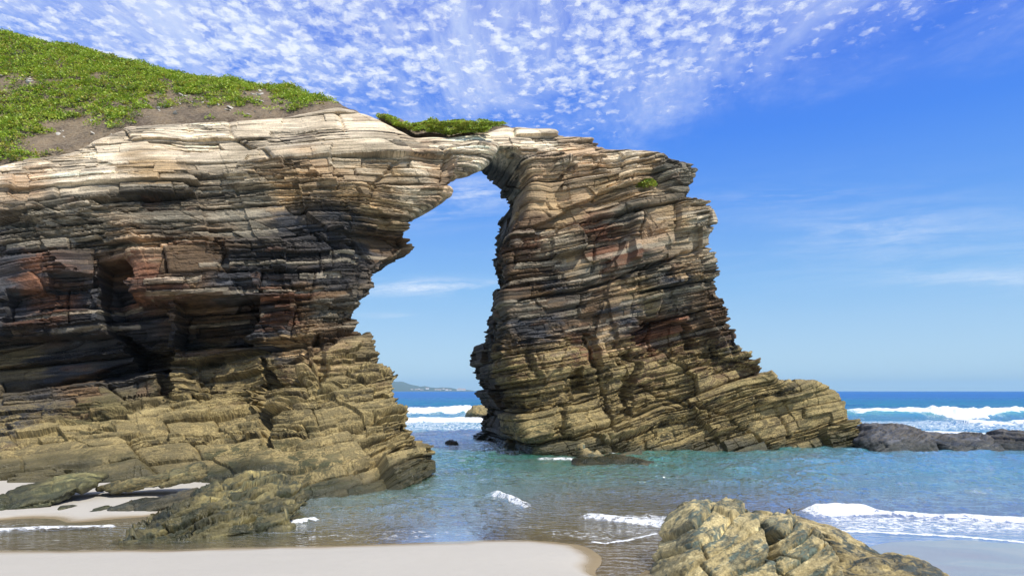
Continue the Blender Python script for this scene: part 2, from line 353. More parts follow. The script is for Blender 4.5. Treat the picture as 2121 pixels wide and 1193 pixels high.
du, dt, dz = 0.105, 0.11, 0.09
ug = np.arange(-20, 14.2, du); tg = np.arange(-8.4, 9.2, dt); zg = np.arange(-1.0, 11.6, dz)
U2, Z2 = np.meshgrid(ug, zg, indexing='ij')
sdO = sdpoly(U2, Z2, OUT); sdF = sdpoly(U2, Z2, OF); sdB = sdpoly(U2, Z2, OB); F2 = FR(U2, Z2)
F2 = np.clip(F2, -8, 3)
cuts = [([(205, 548), (243, 535), (262, 615), (345, 628), (352, 745), (258, 768), (240, 700), (205, 690)], 1.25), ([(362, 622), (540, 616), (530, 690), (500, 716), (368, 724)], 1.35),
 ([(-400, 705), (0, 700), (240, 690), (340, 745), (345, 770), (0, 806), (-400, 830)], 1.0), ([(100, 560), (200, 575), (210, 640), (110, 640)], .3), ([(20, 600), (110, 610), (100, 665), (0, 668)], .25),
 ([(250, 515), (560, 500), (700, 470), (745, 500), (742, 640), (560, 618), (400, 612), (268, 610)], -.3), ([(-400, 345), (690, 295), (690, 383), (400, 379), (100, 392), (-400, 400)], -.2),
 ([(318, 765), (345, 760), (345, 838), (316, 838)], .6), ([(525, 735), (545, 745), (548, 950), (530, 950)], .35), ([(640, 700), (660, 690), (680, 770), (660, 800)], .35), ([(405, 750), (440, 735), (430, 790), (400, 830)], .25),
 ([(1310, 655), (1440, 668), (1450, 720), (1400, 742), (1320, 712)], .5), ([(1183, 772), (1205, 760), (1218, 812), (1193, 816)], .5), ([(1213, 690), (1240, 700), (1247, 765), (1222, 760)], .45), ([(1290, 730), (1312, 720), (1318, 850), (1300, 860)], .4),
 ([(1098, 470), (1250, 405), (1330, 376), (1345, 396), (1240, 442), (1110, 500)], .4), ([(1430, 640), (1470, 650), (1490, 740), (1440, 745)], .4), ([(1310, 440), (1330, 430), (1322, 540), (1302, 540)], -.4),
 ([(1150, 840), (1170, 835), (1172, 900), (1152, 900)], .3), ([(1095, 700), (1170, 705), (1150, 760), (1110, 790)], -.3)]
B2 = 6.8 - 2.4 * sstep(Z2, 7.5, 9.5) * sstep(U2, -6, -3)
B2 = B2 + 2.2 * (1 - sstep(U2, -9, -5))
T = tg[None, :, None]
fr = np.clip(T / np.maximum(B2[:, None, :], 1), 0, 1)
fr = sstep(fr, 0.0, 0.9)
op = sdF[:, None, :] * (1 - fr) + sdB[:, None, :] * fr
Un, Tn, Zn = np.meshgrid(ug[::2], tg[::2], zg[::2], indexing='ij')
cn = fbm(V3(Un / 1.7, Tn / 1.7, Zn / 1.0), 2, 5)
cn = cn.repeat(2, 0).repeat(2, 1).repeat(2, 2)[:len(ug), :len(tg), :len(zg)]
f = smax(np.broadcast_to((F2[:, None, :] - T), op.shape), np.broadcast_to((T - B2[:, None, :]), op.shape), 0.6)
f = smax(f, np.broadcast_to(sdO[:, None, :], op.shape), 0.22)
f = smax(f, -op, 0.08)
f = f + 0.0 * cn
del cn, Un, Tn, Zn
f[:, :, 0] = 1; f[0] = 1; f[-1] = 1
V, Q = surface_nets(f.astype(np.float32)); del f, op
V = np.stack([ug[0] + V[:, 0] * du, tg[0] + V[:, 1] * dt, zg[0] + V[:, 2] * dz], 1)
V, Q = subdivide(V, Q, 2)

def beds(u, t, z):
    s = u * 1.12
    k = np.interp(u, [-20, -6, -2, 2, 8, 14], [0, 14 * .105, 14 * .105 + 4 * .15, 14 * .105 + 4 * .15 + 4 * .2, 14 * .105 + 4 * .15 + 4 * .2 + 6 * .24, 14 * .105 + 4 * .15 + 4 * .2 + 12 * .22])
    w = z - k + 0.03 * t
    w = w + 0.08 * fbm(V3(u / 4.5, t / 5.0, z / 3.0), 2, 31) + 0.025 * fbm(V3(u / 1.1, t / 1.5, z / .9), 2, 32)
    return s, w
def strat(s, t, w, th, bl, seed, groove=0.12, want=False):
    """blocky bed relief: each bed, cut by joints into blocks, stands in or out on its own"""
    wv = w / th + 0.9 * vnoise(V3(w / th * .45, s * .05, 7.7), seed)
    L = np.floor(wv); fw = wv - L
    off = hsh(L, 3, 9, seed) * 7; bb = s / (bl * (0.6 + hsh(L, 1, 5, seed))) + off
    bb = bb + 0.25 * vnoise(V3(s / bl, w / th * .5, t / bl), seed + 3) + t / (bl * 2.5)
    B = np.floor(bb); fb = bb - B
    v = hsh(L, B, 0, seed) + .55 * (fw - .5) * (hsh(L, B, 4, seed) - .35) + .8 * (fb - .5) * (hsh(L, B, 5, seed) - .5); ew = np.minimum(fw, 1 - fw) ; eb = np.minimum(fb, 1 - fb) * bl / th
    gh = np.exp(-(ew / groove) ** 2) * (.25 + .95 * hsh(np.round(wv), 6, 1, seed)); g = gh + 0.9 * np.exp(-(eb / (groove * 1.1)) ** 2) * (hsh(L, np.round(bb), 2, seed) > .5)
    return v, g, L, B if not want else (B, gh)

u, tt, z = V[:, 0], V[:, 1], V[:, 2]
s, w = beds(u, tt, z)
Xw, Yw = to_world(u, tt); PW = np.stack([Xw, Yw, z], 1).astype(np.float32)
N = vnormals(PW, Q)
jx = .05 * (hsh(np.floor(w / .13), 1, 1, 66) - .5) + .04 * fbm(V3(u / .4, 0, z / .2), 3, 66) + .10 * (hsh(np.floor(w / .4), 1, 1, 67) - .5); jz = .03 * fbm(V3(u / .6, 3, z / .2), 3, 67)
face = tt < FR(u, z) + .8
cutamt = np.zeros(len(u))
for pl_, dep_ in cuts:
    pol = [unp(a_, b_, float(FR(np.array([unp(a_, b_, 0)[0]]), np.array([unp(a_, b_, 0)[1]]))[0])) for a_, b_ in pl_]; pa = np.array(pol)
    m_ = face & (u > pa[:, 0].min() - .3) & (u < pa[:, 0].max() + .3) & (z > pa[:, 1].min() - .3) & (z < pa[:, 1].max() + .3)
    sdc = sdpoly(u[m_] + jx[m_], z[m_] + jz[m_], pol); cutamt[m_] += dep_ * (1 - sstep(sdc, -.035, .035))
tt = (tt + cutamt).astype(np.float32); Xw, Yw = to_world(u, tt); PW = np.stack([Xw, Yw, z], 1).astype(np.float32)
lowz = 1 - sstep(z, 2.4, 3.4); s0 = s; s = s * .5 + .5 * np.where(z < 4.5, s * (1 - .45 * lowz), s * (1 - .4 * sstep(z, 5.8, 7)))
v1, g1, L1, B1 = strat(s, tt, w, 0.95, 2.3, 41, .05, True); B1, h1 = B1
v2, g2, L2, B2_ = strat(s, tt, w, 0.31, 1.25, 52, .08, True); B2_, h2 = B2_
v3, g3, L3, B3 = strat(s, tt, w, 0.115, 0.75, 63, .16, True); B3, h3 = B3
v4, g4, L4, B4 = strat(s, tt, w, 0.05, 1.0, 74, .2, True); B4, h4 = B4; s = s0
fine = sstep(fbm(V3(u / 1.6, tt / 2, z / .8), 3, 88), -0.5, 0.4)
# the opening's far wall and the top beds are smoother
top = sstep(N[:, 2], 0.45, 0.85) * sstep(z, 5.0, 6.5)
rampy = sstep(N[:, 2], .15, .5) * (1 - sstep(z, 2.6, 4))
lam = .18 + .82 * sstep(hsh(L2, B2_ // 2, 3, 12) * .5 + hsh(L1, B1, 3, 13) * .7, .41, .55)   # massive blocks between laminated ones
disp = 0.50 * (v1 - .5) + 0.24 * (v2 - .5) * (.5 + .5 * lam) + lam * (0.19 * (v3 - .5) + 0.09 * (v4 - .5) * (0.4 + fine))
disp = disp - 0.15 * g1 - 0.085 * g2 * (0.4 + .6 * fine) - lam * (0.05 * g3 * (.3 + fine) + .02 * g4)
disp = disp + 0.055 * fbm(V3(Xw / .9, Yw / .9, z / .45), 4, 19) + 0.03 * (.3 + .7 * lam) * fbm(V3(Xw / .2, Yw / .2, z / .1), 3, 25)
# jointed buttresses: steep joint planes step the face in and out
jn = np.floor((s + .35 * z + .6 * fbm(V3(u / 2, z / 3, 0), 2, 8)) / 1.35)
disp = disp + 0.26 * (hsh(jn, 2, 2, 9) - .5) * (1 - .7 * sstep(z, 6, 8)) * (1 - .8 * rampy)
low = 1 - sstep(z - .12 * s, 1.2, 2.6)
seams = [([(-50, 812), (340, 754), (520, 728), (700, 692), (750, 682)], .45), ([(1070, 624), (1180, 603), (1250, 588), (1330, 558), (1480, 505)], .3), ([(150, 690), (345, 640)], .2), ([(540, 740), (545, 950)], .3), ([(0, 695), (230, 690)], .3),
 ([(1230, 560), (1235, 500), (1300, 430)], .15), ([(1215, 700), (1250, 800), (1290, 900)], .3), ([(1310, 720), (1312, 860)], .25), ([(250, 540), (265, 610)], .2), ([(1100, 840), (1200, 800), (1400, 770), (1560, 740)], .15), ([(0, 900), (300, 850), (520, 800)], .2), ([(560, 850), (800, 770)], .3), ([(550, 930), (700, 880), (860, 840)], .25), ([(1330, 800), (1500, 860), (1600, 920)], .2), ([(900, 290), (935, 330), (925, 370)], .15), ([(1000, 270), (930, 300)], .12), ([(620, 700), (660, 800)], .2), ([(820, 330), (760, 420)], .15)]
wu = u + .12 * fbm(V3(u / .6, tt / .6, z / .6), 3, 68); wz_ = z + .07 * fbm(V3(u / .5, tt / .6, z / .6), 3, 69)
for pl_, dep_ in seams:
    q_ = [unp(a_, b_, float(FR(np.array([unp(a_, b_, 0)[0]]), np.array([unp(a_, b_, 0)[1]]))[0])) for a_, b_ in pl_]; dm = np.full(len(u), 9.0)
    for (ax, az), (bx, bz_) in zip(q_[:-1], q_[1:]):
        ex, ez = bx - ax, bz_ - az; hh = np.clip(((wu - ax) * ex + (wz_ - az) * ez) / (ex * ex + ez * ez), 0, 1); dm = np.minimum(dm, np.hypot(wu - ax - hh * ex, wz_ - az - hh * ez))
    disp = disp - dep_ * np.exp(-(dm / .055) ** 2) * (tt < 2)
disp = np.clip(disp * (1 + .3 * rampy), -.9, .26)
D = N.copy(); D[:, 2] *= 0.35 + .45 * rampy
PW = PW + D * (disp * (1 - .72 * top))[:, None]
# slumped seam lines: thin shadowed gaps
pxv, pyv = px_of(PW.astype(float))

# --- colours: zones of the weathered stone (u, z) with stains, and recess shade painted in dark
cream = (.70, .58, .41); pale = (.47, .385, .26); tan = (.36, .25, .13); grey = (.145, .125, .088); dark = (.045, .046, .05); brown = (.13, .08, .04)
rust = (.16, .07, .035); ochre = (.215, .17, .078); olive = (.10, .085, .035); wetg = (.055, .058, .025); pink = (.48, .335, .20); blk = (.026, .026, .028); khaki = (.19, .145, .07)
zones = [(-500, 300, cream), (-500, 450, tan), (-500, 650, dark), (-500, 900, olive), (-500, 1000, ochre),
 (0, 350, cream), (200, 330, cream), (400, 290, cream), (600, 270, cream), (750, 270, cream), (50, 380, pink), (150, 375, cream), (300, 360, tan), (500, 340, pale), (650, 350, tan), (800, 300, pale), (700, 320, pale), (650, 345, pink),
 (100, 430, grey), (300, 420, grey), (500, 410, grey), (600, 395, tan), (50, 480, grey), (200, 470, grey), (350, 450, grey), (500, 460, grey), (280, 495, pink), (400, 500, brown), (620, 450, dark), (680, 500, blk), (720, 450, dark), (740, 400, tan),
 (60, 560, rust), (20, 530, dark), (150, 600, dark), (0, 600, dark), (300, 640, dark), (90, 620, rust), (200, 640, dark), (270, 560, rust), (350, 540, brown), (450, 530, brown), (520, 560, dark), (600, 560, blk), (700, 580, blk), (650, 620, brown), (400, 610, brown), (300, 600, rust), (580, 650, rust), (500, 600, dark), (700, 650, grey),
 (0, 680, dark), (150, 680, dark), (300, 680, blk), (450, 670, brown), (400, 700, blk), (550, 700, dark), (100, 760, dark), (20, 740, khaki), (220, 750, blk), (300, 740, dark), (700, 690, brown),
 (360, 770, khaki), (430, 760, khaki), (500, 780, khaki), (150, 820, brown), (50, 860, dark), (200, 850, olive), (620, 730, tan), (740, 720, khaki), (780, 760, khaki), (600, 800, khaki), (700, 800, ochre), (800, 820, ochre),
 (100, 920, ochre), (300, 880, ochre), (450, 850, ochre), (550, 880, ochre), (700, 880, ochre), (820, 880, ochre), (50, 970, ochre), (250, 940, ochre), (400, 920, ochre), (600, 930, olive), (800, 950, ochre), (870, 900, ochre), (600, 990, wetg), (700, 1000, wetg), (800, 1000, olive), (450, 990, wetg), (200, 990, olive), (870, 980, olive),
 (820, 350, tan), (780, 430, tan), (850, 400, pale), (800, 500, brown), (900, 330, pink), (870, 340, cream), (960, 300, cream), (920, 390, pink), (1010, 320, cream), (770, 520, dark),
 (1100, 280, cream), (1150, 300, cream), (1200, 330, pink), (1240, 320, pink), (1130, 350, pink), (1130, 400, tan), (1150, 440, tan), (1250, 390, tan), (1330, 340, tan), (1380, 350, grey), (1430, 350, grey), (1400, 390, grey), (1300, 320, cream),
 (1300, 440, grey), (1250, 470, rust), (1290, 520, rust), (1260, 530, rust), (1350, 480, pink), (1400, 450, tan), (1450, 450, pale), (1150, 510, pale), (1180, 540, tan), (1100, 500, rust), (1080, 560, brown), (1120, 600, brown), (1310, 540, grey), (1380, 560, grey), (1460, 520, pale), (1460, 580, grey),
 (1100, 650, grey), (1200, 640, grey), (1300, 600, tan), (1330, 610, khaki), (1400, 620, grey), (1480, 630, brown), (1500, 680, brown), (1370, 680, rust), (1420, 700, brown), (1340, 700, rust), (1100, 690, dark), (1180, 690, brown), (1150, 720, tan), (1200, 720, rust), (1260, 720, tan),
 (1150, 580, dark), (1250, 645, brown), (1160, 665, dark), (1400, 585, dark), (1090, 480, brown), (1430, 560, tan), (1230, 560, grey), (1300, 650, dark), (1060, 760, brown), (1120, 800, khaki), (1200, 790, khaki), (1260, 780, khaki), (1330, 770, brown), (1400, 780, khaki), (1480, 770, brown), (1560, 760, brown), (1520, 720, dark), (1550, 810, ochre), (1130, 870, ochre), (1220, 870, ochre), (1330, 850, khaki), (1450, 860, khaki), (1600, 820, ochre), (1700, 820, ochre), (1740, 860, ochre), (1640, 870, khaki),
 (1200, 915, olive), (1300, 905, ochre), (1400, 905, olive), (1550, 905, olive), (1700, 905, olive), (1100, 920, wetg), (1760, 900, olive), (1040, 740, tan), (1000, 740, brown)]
zp = [unp(a, b, float(FR(np.array([unp(a, b, 0)[0]]), np.array([unp(a, b, 0)[1]]))[0])) for a, b, c in zones]
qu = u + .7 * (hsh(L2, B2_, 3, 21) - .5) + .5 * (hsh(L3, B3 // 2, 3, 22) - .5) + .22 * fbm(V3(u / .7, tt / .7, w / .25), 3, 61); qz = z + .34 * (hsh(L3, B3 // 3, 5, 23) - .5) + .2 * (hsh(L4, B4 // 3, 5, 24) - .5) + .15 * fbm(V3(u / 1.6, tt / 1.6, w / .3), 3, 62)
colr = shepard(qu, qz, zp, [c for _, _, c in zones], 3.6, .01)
inner = sstep(tt, 1.6, 3.0) * (1 - sstep(N[:, 2], .3, .6))          # walls deep in the passage: their shade painted in as dark stone colour
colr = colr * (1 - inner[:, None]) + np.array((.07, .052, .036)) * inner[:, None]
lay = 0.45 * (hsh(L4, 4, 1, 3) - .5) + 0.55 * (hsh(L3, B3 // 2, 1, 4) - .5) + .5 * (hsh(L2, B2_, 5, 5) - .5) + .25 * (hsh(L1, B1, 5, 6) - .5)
colr = colr * ((1 + lay * (.5 + .75 * lam)) * (1 - .35 * np.clip(h2, 0, 1)) * (1 - .45 * lam * np.clip(h3, 0, 1)) * (1 - .4 * np.clip(h1, 0, 1)))[:, None]  # tone per bed; partings darkened, shale tint plus crevice shade put into the colour
# pale dry laminae and rusty ones here and there
pl = (hsh(L3, B3 // 3, 8, 7) > .9) * (1 - low) * sstep(z, 2.5, 4); colr = colr * (1 - .5 * pl[:, None]) + np.array((.42, .36, .26)) * .5 * pl[:, None]
rs = sstep(fbm(V3(u / .8, tt, w / .35), 3, 77), .35, .6) * (hsh(L2, B2_, 8, 8) > .55) * .35 * (1 - low); colr = colr * (1 - rs[:, None]) + np.array((.15, .075, .042)) * rs[:, None]
colr = np.clip(colr, .012, .8)
wet = (1 - sstep(z + .25 * fbm(V3(u / 1.2, tt / 1.2, z), 2, 70), .22, .62))
wet = wet * sstep(z, -5, 0)
crust = (1 - sstep(z - .07 * (u + 12) + .45 * fbm(V3(u / 1.5, tt, z / .6), 3, 71) + .7 * (hsh(L3, B3 // 2, 5, 29) - .5), 2.1, 2.8)) * (1 - .8 * wet) * (1 - inner * .9)
crust = crust * np.where(pxv < 350, sstep(pyv, 800, 900), 1.0)
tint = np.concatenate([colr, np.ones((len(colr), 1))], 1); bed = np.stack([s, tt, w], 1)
arch = empty('rock_arch', (-2, 20, 0))
tag(arch, 'towering layered rock arch standing at the water edge with green plants on its back', 'rock arch')
fu = V[Q].mean(1)
reg = np.where(fu[:, 0] < -3.6 - .0 * fu[:, 2], 0, np.where((fu[:, 0] < .9) & (fu[:, 2] > 7.0), 1, np.where(fu[:, 0] < -2.5, 0, 2)))
reg = np.where((reg == 2) & (fu[:, 0] > 8.6) & (fu[:, 2] < 3.4), 3, reg)
names = {0: ('cliff', 'broad left leg of the arch, dark streaked beds over a yellow barnacled foot'), 1: ('span', 'pale cream rock bridge across the opening'),
         2: ('pillar', 'right leg of the arch with rust red and grey beds'), 3: ('ledge', 'low ochre tail of rock reaching into the sea')}
for r, (nm, lb) in names.items():
    q = Q[reg == r]; used = np.unique(q); mp = np.zeros(len(V), np.int32); mp[used] = np.arange(len(used))
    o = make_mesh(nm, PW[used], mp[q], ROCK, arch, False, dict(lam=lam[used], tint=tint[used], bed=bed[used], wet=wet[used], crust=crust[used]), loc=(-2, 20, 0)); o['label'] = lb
ARCH_BVH = BVHTree.FromPolygons(PW[::1].tolist(), Q[::1].tolist()) if True else None
print('arch verts', len(PW))

# ------------------------------------------------------------------ free-standing rocks from their outlines
def rock(name, pts, Yc, R, label=None, cat='rock', cols=((.33, .255, .125), (.1, .12, .09)), res=.05, tilt=0.0, dip=.35, amp=1.0, parent=None, wetz=None, crustv=.85, group=None, seed=1, lv=1, power=2.6, blocky=.28, facet=1.0, top_lean=0.0, th=.22, zmin=-.35):
    """pts: outline in the picture, taken at distance Yc; the body is rounded over a depth of +-R"""
    poly = [((p[0] - W0 / 2) / F0 * Yc, CH + (HOR - p[1]) / F0 * Yc) for p in pts]
    P = np.array(poly); x0, x1 = P[:, 0].min() - .3, P[:, 0].max() + .3; z0, z1 = max(P[:, 1].min() - .1, zmin - .2), P[:, 1].max() + .25
    gx = np.arange(x0, x1, res); gy = np.arange(Yc - R * 1.7 - .4, Yc + R * 1.5 + .4, res * 1.2); gz = np.arange(z0, z1, res)
    X2, Zz = np.meshgrid(gx, gz, indexing='ij'); sd = sdpoly(X2, Zz, poly); a = min(blocky * R, -sd.min() * .95)
    Yg = gy[None, :, None]; zz = gz[None, None, :]; lean = tilt * (zz - P[:, 1].max())
    q = np.abs(Yg - Yc - lean) / R
    f = sd[:, None, :] + a * np.maximum(q, 0) ** power
    G = np.stack(np.meshgrid(gx, gy, gz, indexing='ij'), -1)
    f = f + .05 * amp * fbm(G / .6, 2, seed)
    rk = np.random.default_rng(seed); ins = G[f < 0]; sz = R
    if len(ins):
        for k in range(16):
            nv = rk.normal(0, 1, 3) * (.55, 1.0, .8); nv[1] = -abs(nv[1]); nv[2] = nv[2] if k % 4 == 0 else abs(nv[2]); nv /= np.linalg.norm(nv)
            pr = ins @ nv; c_ = pr.max() - rk.uniform(.04, .30) * facet * sz * (.4 + abs(nv[1]))
            f = smax(f, G @ nv - c_, .02 * sz + .01)
    f[:, :, 0] = 1; f[0] = 1; f[-1] = 1; f[:, 0] = 1; f[:, -1] = 1; f[:, :, -1] = 1
    V, Q = surface_nets(f.astype(np.float32)); V = V * np.array([res, res * 1.2, res]) + np.array([x0, gy[0], z0])
    V, Q = subdivide(V, Q, lv); N = vnormals(V, Q)
    s = V[:, 0] + .3 * V[:, 1]; w = V[:, 2] - dip * V[:, 0] + .5 * V[:, 1] * abs(dip) + .08 * fbm(V / .8, 2, seed + 5)
    v1, g1, L1, B1 = strat(s, V[:, 1], w, th, .7, seed + 9, .08); v2, g2, L2, B2 = strat(s, V[:, 1], w, th * .3, .35, seed + 11, .15)
    d = amp * (.11 * (v1 - .5) - (.07 if facet < 1.55 else .17) * g1 + .04 * (v2 - .5) - .016 * g2 + .045 * fbm(V / .35, 4, seed + 7) + .016 * fbm(V / .06, 3, seed + 8))
    d = np.clip(d, -.2 * amp - .05, .075 * amp + .02)
    V = V + N * d[:, None]
    k = sstep(fbm(V3(V[:, 0] / .25, V[:, 1] / .25, w / .1), 5, seed + 20, .7), -.1, .04)[:, None]
    c = np.array(cols[0]) * k + np.array(cols[1]) * (1 - k); c = c * (1 + .5 * (hsh(L1, B1, 1, 3) - .5) + .4 * (hsh(L2, B2, 1, 3) - .5))[:, None]
    wz = wetz if wetz is not None else .22
    wet = 1 - sstep(V[:, 2] + .1 * fbm(V / .5, 2, 3), wz * .6, wz * 1.5)
    at = dict(lam=np.ones(len(V)), tint=np.concatenate([c, np.ones((len(c), 1))], 1), bed=np.stack([s, V[:, 1], w], 1), wet=wet, crust=np.full(len(V), crustv) * (1 - .7 * wet))
    ctr = (float(V[:, 0].mean()), float(V[:, 1].mean()), 0.0)
    o = make_mesh(name, V, Q, ROCK2, parent, True, at, loc=ctr)
    if label and not parent: tag(o, label, cat, group)
    elif label: o['label'] = label
    return o

# foreground outcrop: four slabs split by open cracks
fg = empty('foreground_outcrop', (2.6, 7.3, 0))
tag(fg, 'big cracked outcrop crusted yellow, half buried in sand at the bottom right of the beach', 'rock outcrop')
rock('boulder', [(1312, 1250), (1318, 1175), (1342, 1125), (1370, 1080), (1408, 1042), (1452, 1024), (1500, 1022), (1545, 1035), (1560, 1052), (1548, 1085), (1538, 1130), (1528, 1165), (1515, 1250)], 7.75, .95, 'tall domed block of the outcrop', res=.035, parent=fg, tilt=.9, crustv=.62, wetz=.08, seed=3, cols=((.52, .43, .22), (.10, .125, .10)), amp=.5, dip=.5, facet=1.6)
rock('boulder', [(1525, 1250), (1532, 1180), (1545, 1120), (1556, 1078), (1575, 1060), (1600, 1058), (1640, 1062), (1672, 1085), (1672, 1120), (1665, 1160), (1655, 1250)], 7.7, .85, 'middle block beside the widest crack', res=.035, parent=fg, tilt=1.1, crustv=.62, wetz=.08, seed=8, cols=((.50, .41, .21), (.095, .12, .095)), amp=.5, dip=.5, facet=1.6)
rock('boulder', [(1600, 1062), (1612, 1053), (1650, 1065), (1700, 1083), (1750, 1108), (1785, 1130), (1806, 1150), (1800, 1190), (1780, 1250), (1668, 1250), (1670, 1190), (1680, 1130), (1665, 1090)], 7.9, .8, 'sloping right shoulder of the outcrop', res=.035, parent=fg, tilt=1.1, crustv=.62, wetz=.08, seed=15, cols=((.48, .39, .20), (.07, .09, .085)), amp=.5, dip=-.4, facet=1.6)
rock('boulder', [(1655, 1290), (1662, 1200), (1690, 1178), (1740, 1165), (1810, 1150), (1870, 1146), (1915, 1155), (1942, 1180), (1950, 1290)], 7.1, .6, 'low flat block at the outcrop foot', res=.035, parent=fg, tilt=1.0, crustv=.62, wetz=.08, seed=21, cols=((.30, .24, .11), (.05, .06, .055)), amp=.6, dip=.1, facet=1.6)

# wet green rock at the cliff's foot
rock('wet_rock', [(328, 1090), (336, 1060), (372, 1030), (420, 990), (470, 975), (560, 975), (625, 990), (655, 1030), (648, 1062), (600, 1078), (520, 1084), (420, 1082), (380, 1090)], 11.1, 1.3,
     'glistening wet green rock lying in the shallows against the foot of the left cliff', cols=((.26, .215, .085), (.07, .075, .04)), res=.045, tilt=2.0, amp=1.4, wetz=.5, th=.11, facet=1.6, crustv=.3, seed=31, dip=.35)
rock('sand_slab', [(-90, 1045), (-20, 1040), (60, 1010), (150, 985), (215, 977), (216, 1000), (185, 1026), (110, 1042), (40, 1058), (-90, 1075)], 12.6, .75,
     'long mossy slab lying in the dry sand at the left picture edge', cols=((.15, .14, .06), (.07, .075, .035)), res=.05, tilt=2.2, amp=.7, wetz=.35, crustv=.15, seed=35, dip=.3)
rock('sand_slab', [(80, 1072), (100, 1056), (150, 1045), (165, 1052), (155, 1068), (110, 1078)], 11.5, .3, 'small dark slab showing through the sand, left of the two below the long slab', cols=((.15, .14, .07), (.06, .06, .04)), res=.03, tilt=1.5, amp=.5, seed=36, crustv=.2)
rock('sand_slab', [(160, 1070), (172, 1058), (205, 1050), (232, 1052), (228, 1064), (190, 1074)], 11.4, .3, 'small greenish slab showing through the sand, right of the two below the long slab', cols=((.17, .17, .09), (.07, .08, .05)), res=.03, tilt=1.5, amp=.5, seed=37, crustv=.3)
rock('sand_slab', [(255, 1048), (275, 1036), (300, 1030), (345, 1022), (400, 1008), (425, 1020), (390, 1040), (330, 1052), (280, 1054)], 11.9, .4, 'dark wedge of rock in the sand beside the wet green rock', cols=((.12, .10, .06), (.05, .05, .04)), res=.04, tilt=1.5, amp=.6, seed=38, crustv=.15)
rock('sand_slab', [(240, 1004), (270, 990), (340, 975), (420, 960), (440, 985), (380, 1000), (300, 1008)], 13.2, .5, 'flat olive slab where the sand meets the cliff foot', cols=((.17, .14, .06), (.07, .07, .035)), res=.05, tilt=1.5, amp=.7, seed=39, crustv=.3)
# rocks at the foot of the pillar
rock('tidal_rock', [(1185, 975), (1190, 935), (1200, 915), (1215, 925), (1250, 940), (1262, 975)], 20.6, .6, 'pointed yellow rock standing in green water in front of the pillar', res=.06, seed=41, tilt=.8, wetz=.15, amp=.8)
rock('tidal_rock', [(1030, 950), (1042, 915), (1060, 900), (1076, 908), (1082, 950)], 24.2, .6, 'small olive rock under the dark inner wall of the pillar', res=.06, seed=42, tilt=.8, amp=.7, crustv=.6)
rock('reef', [(1150, 1010), (1190, 945), (1240, 940), (1300, 948), (1360, 957), (1410, 966), (1440, 975), (1450, 1010)], 19.2, .9, 'dark low reef just breaking the green water before the pillar', res=.07, seed=43, tilt=1.5, amp=1.0, cols=((.10, .08, .04), (.04, .04, .025)), crustv=.1, wetz=1, dip=-.15)
rock('reef', [(915, 990), (922, 914), (936, 910), (948, 916), (956, 990)], 25.5, .3, 'tiny brown rock awash in the channel under the arch', res=.05, seed=44, amp=.6, cols=((.2, .12, .06), (.06, .05, .03)), crustv=.3, wetz=.3)
rock('sea_rock', [(955, 880), (968, 848), (985, 838), (1003, 834), (1030, 838), (1040, 880)], 52, 1.8, 'round yellow rock out at sea seen through the arch', res=.14, seed=45, amp=2, crustv=.9, cols=((.30, .24, .12), (.12, .11, .07)), th=.5, zmin=-.8)
# dark rocks right of the ledge
dk = ((.085, .09, .105), (.04, .05, .075))
rock('shore_rock', [(1730, 970), (1755, 912), (1790, 877), (1840, 876), (1885, 888), (1905, 905), (1905, 970)], 24.3, 1.3, 'bluish dark sloping rock touching the end of the ochre ledge', res=.09, seed=51, cols=dk, amp=.9, facet=1.5, crustv=.2, dip=.45, tilt=1.0, wetz=.3, th=.3)
rock('shore_rock', [(1895, 970), (1900, 905), (1915, 891), (1950, 893), (1975, 899), (2010, 897), (2050, 899), (2060, 970)], 24.0, 1.0, 'flat dark rock in the middle of the row beyond the pool', res=.09, seed=52, cols=dk, amp=.9, facet=1.5, crustv=.2, dip=.3, tilt=1.0, wetz=.3, th=.3)
rock('shore_rock', [(2035, 970), (2050, 905), (2056, 892), (2100, 892), (2150, 903), (2260, 906), (2380, 915), (2400, 970)], 23.4, 1.1, 'dark jagged rock cut by the right picture edge beyond the pool', res=.09, seed=53, cols=dk, amp=.9, facet=1.5, crustv=.2, dip=-.3, tilt=1.0, wetz=.3, th=.3)

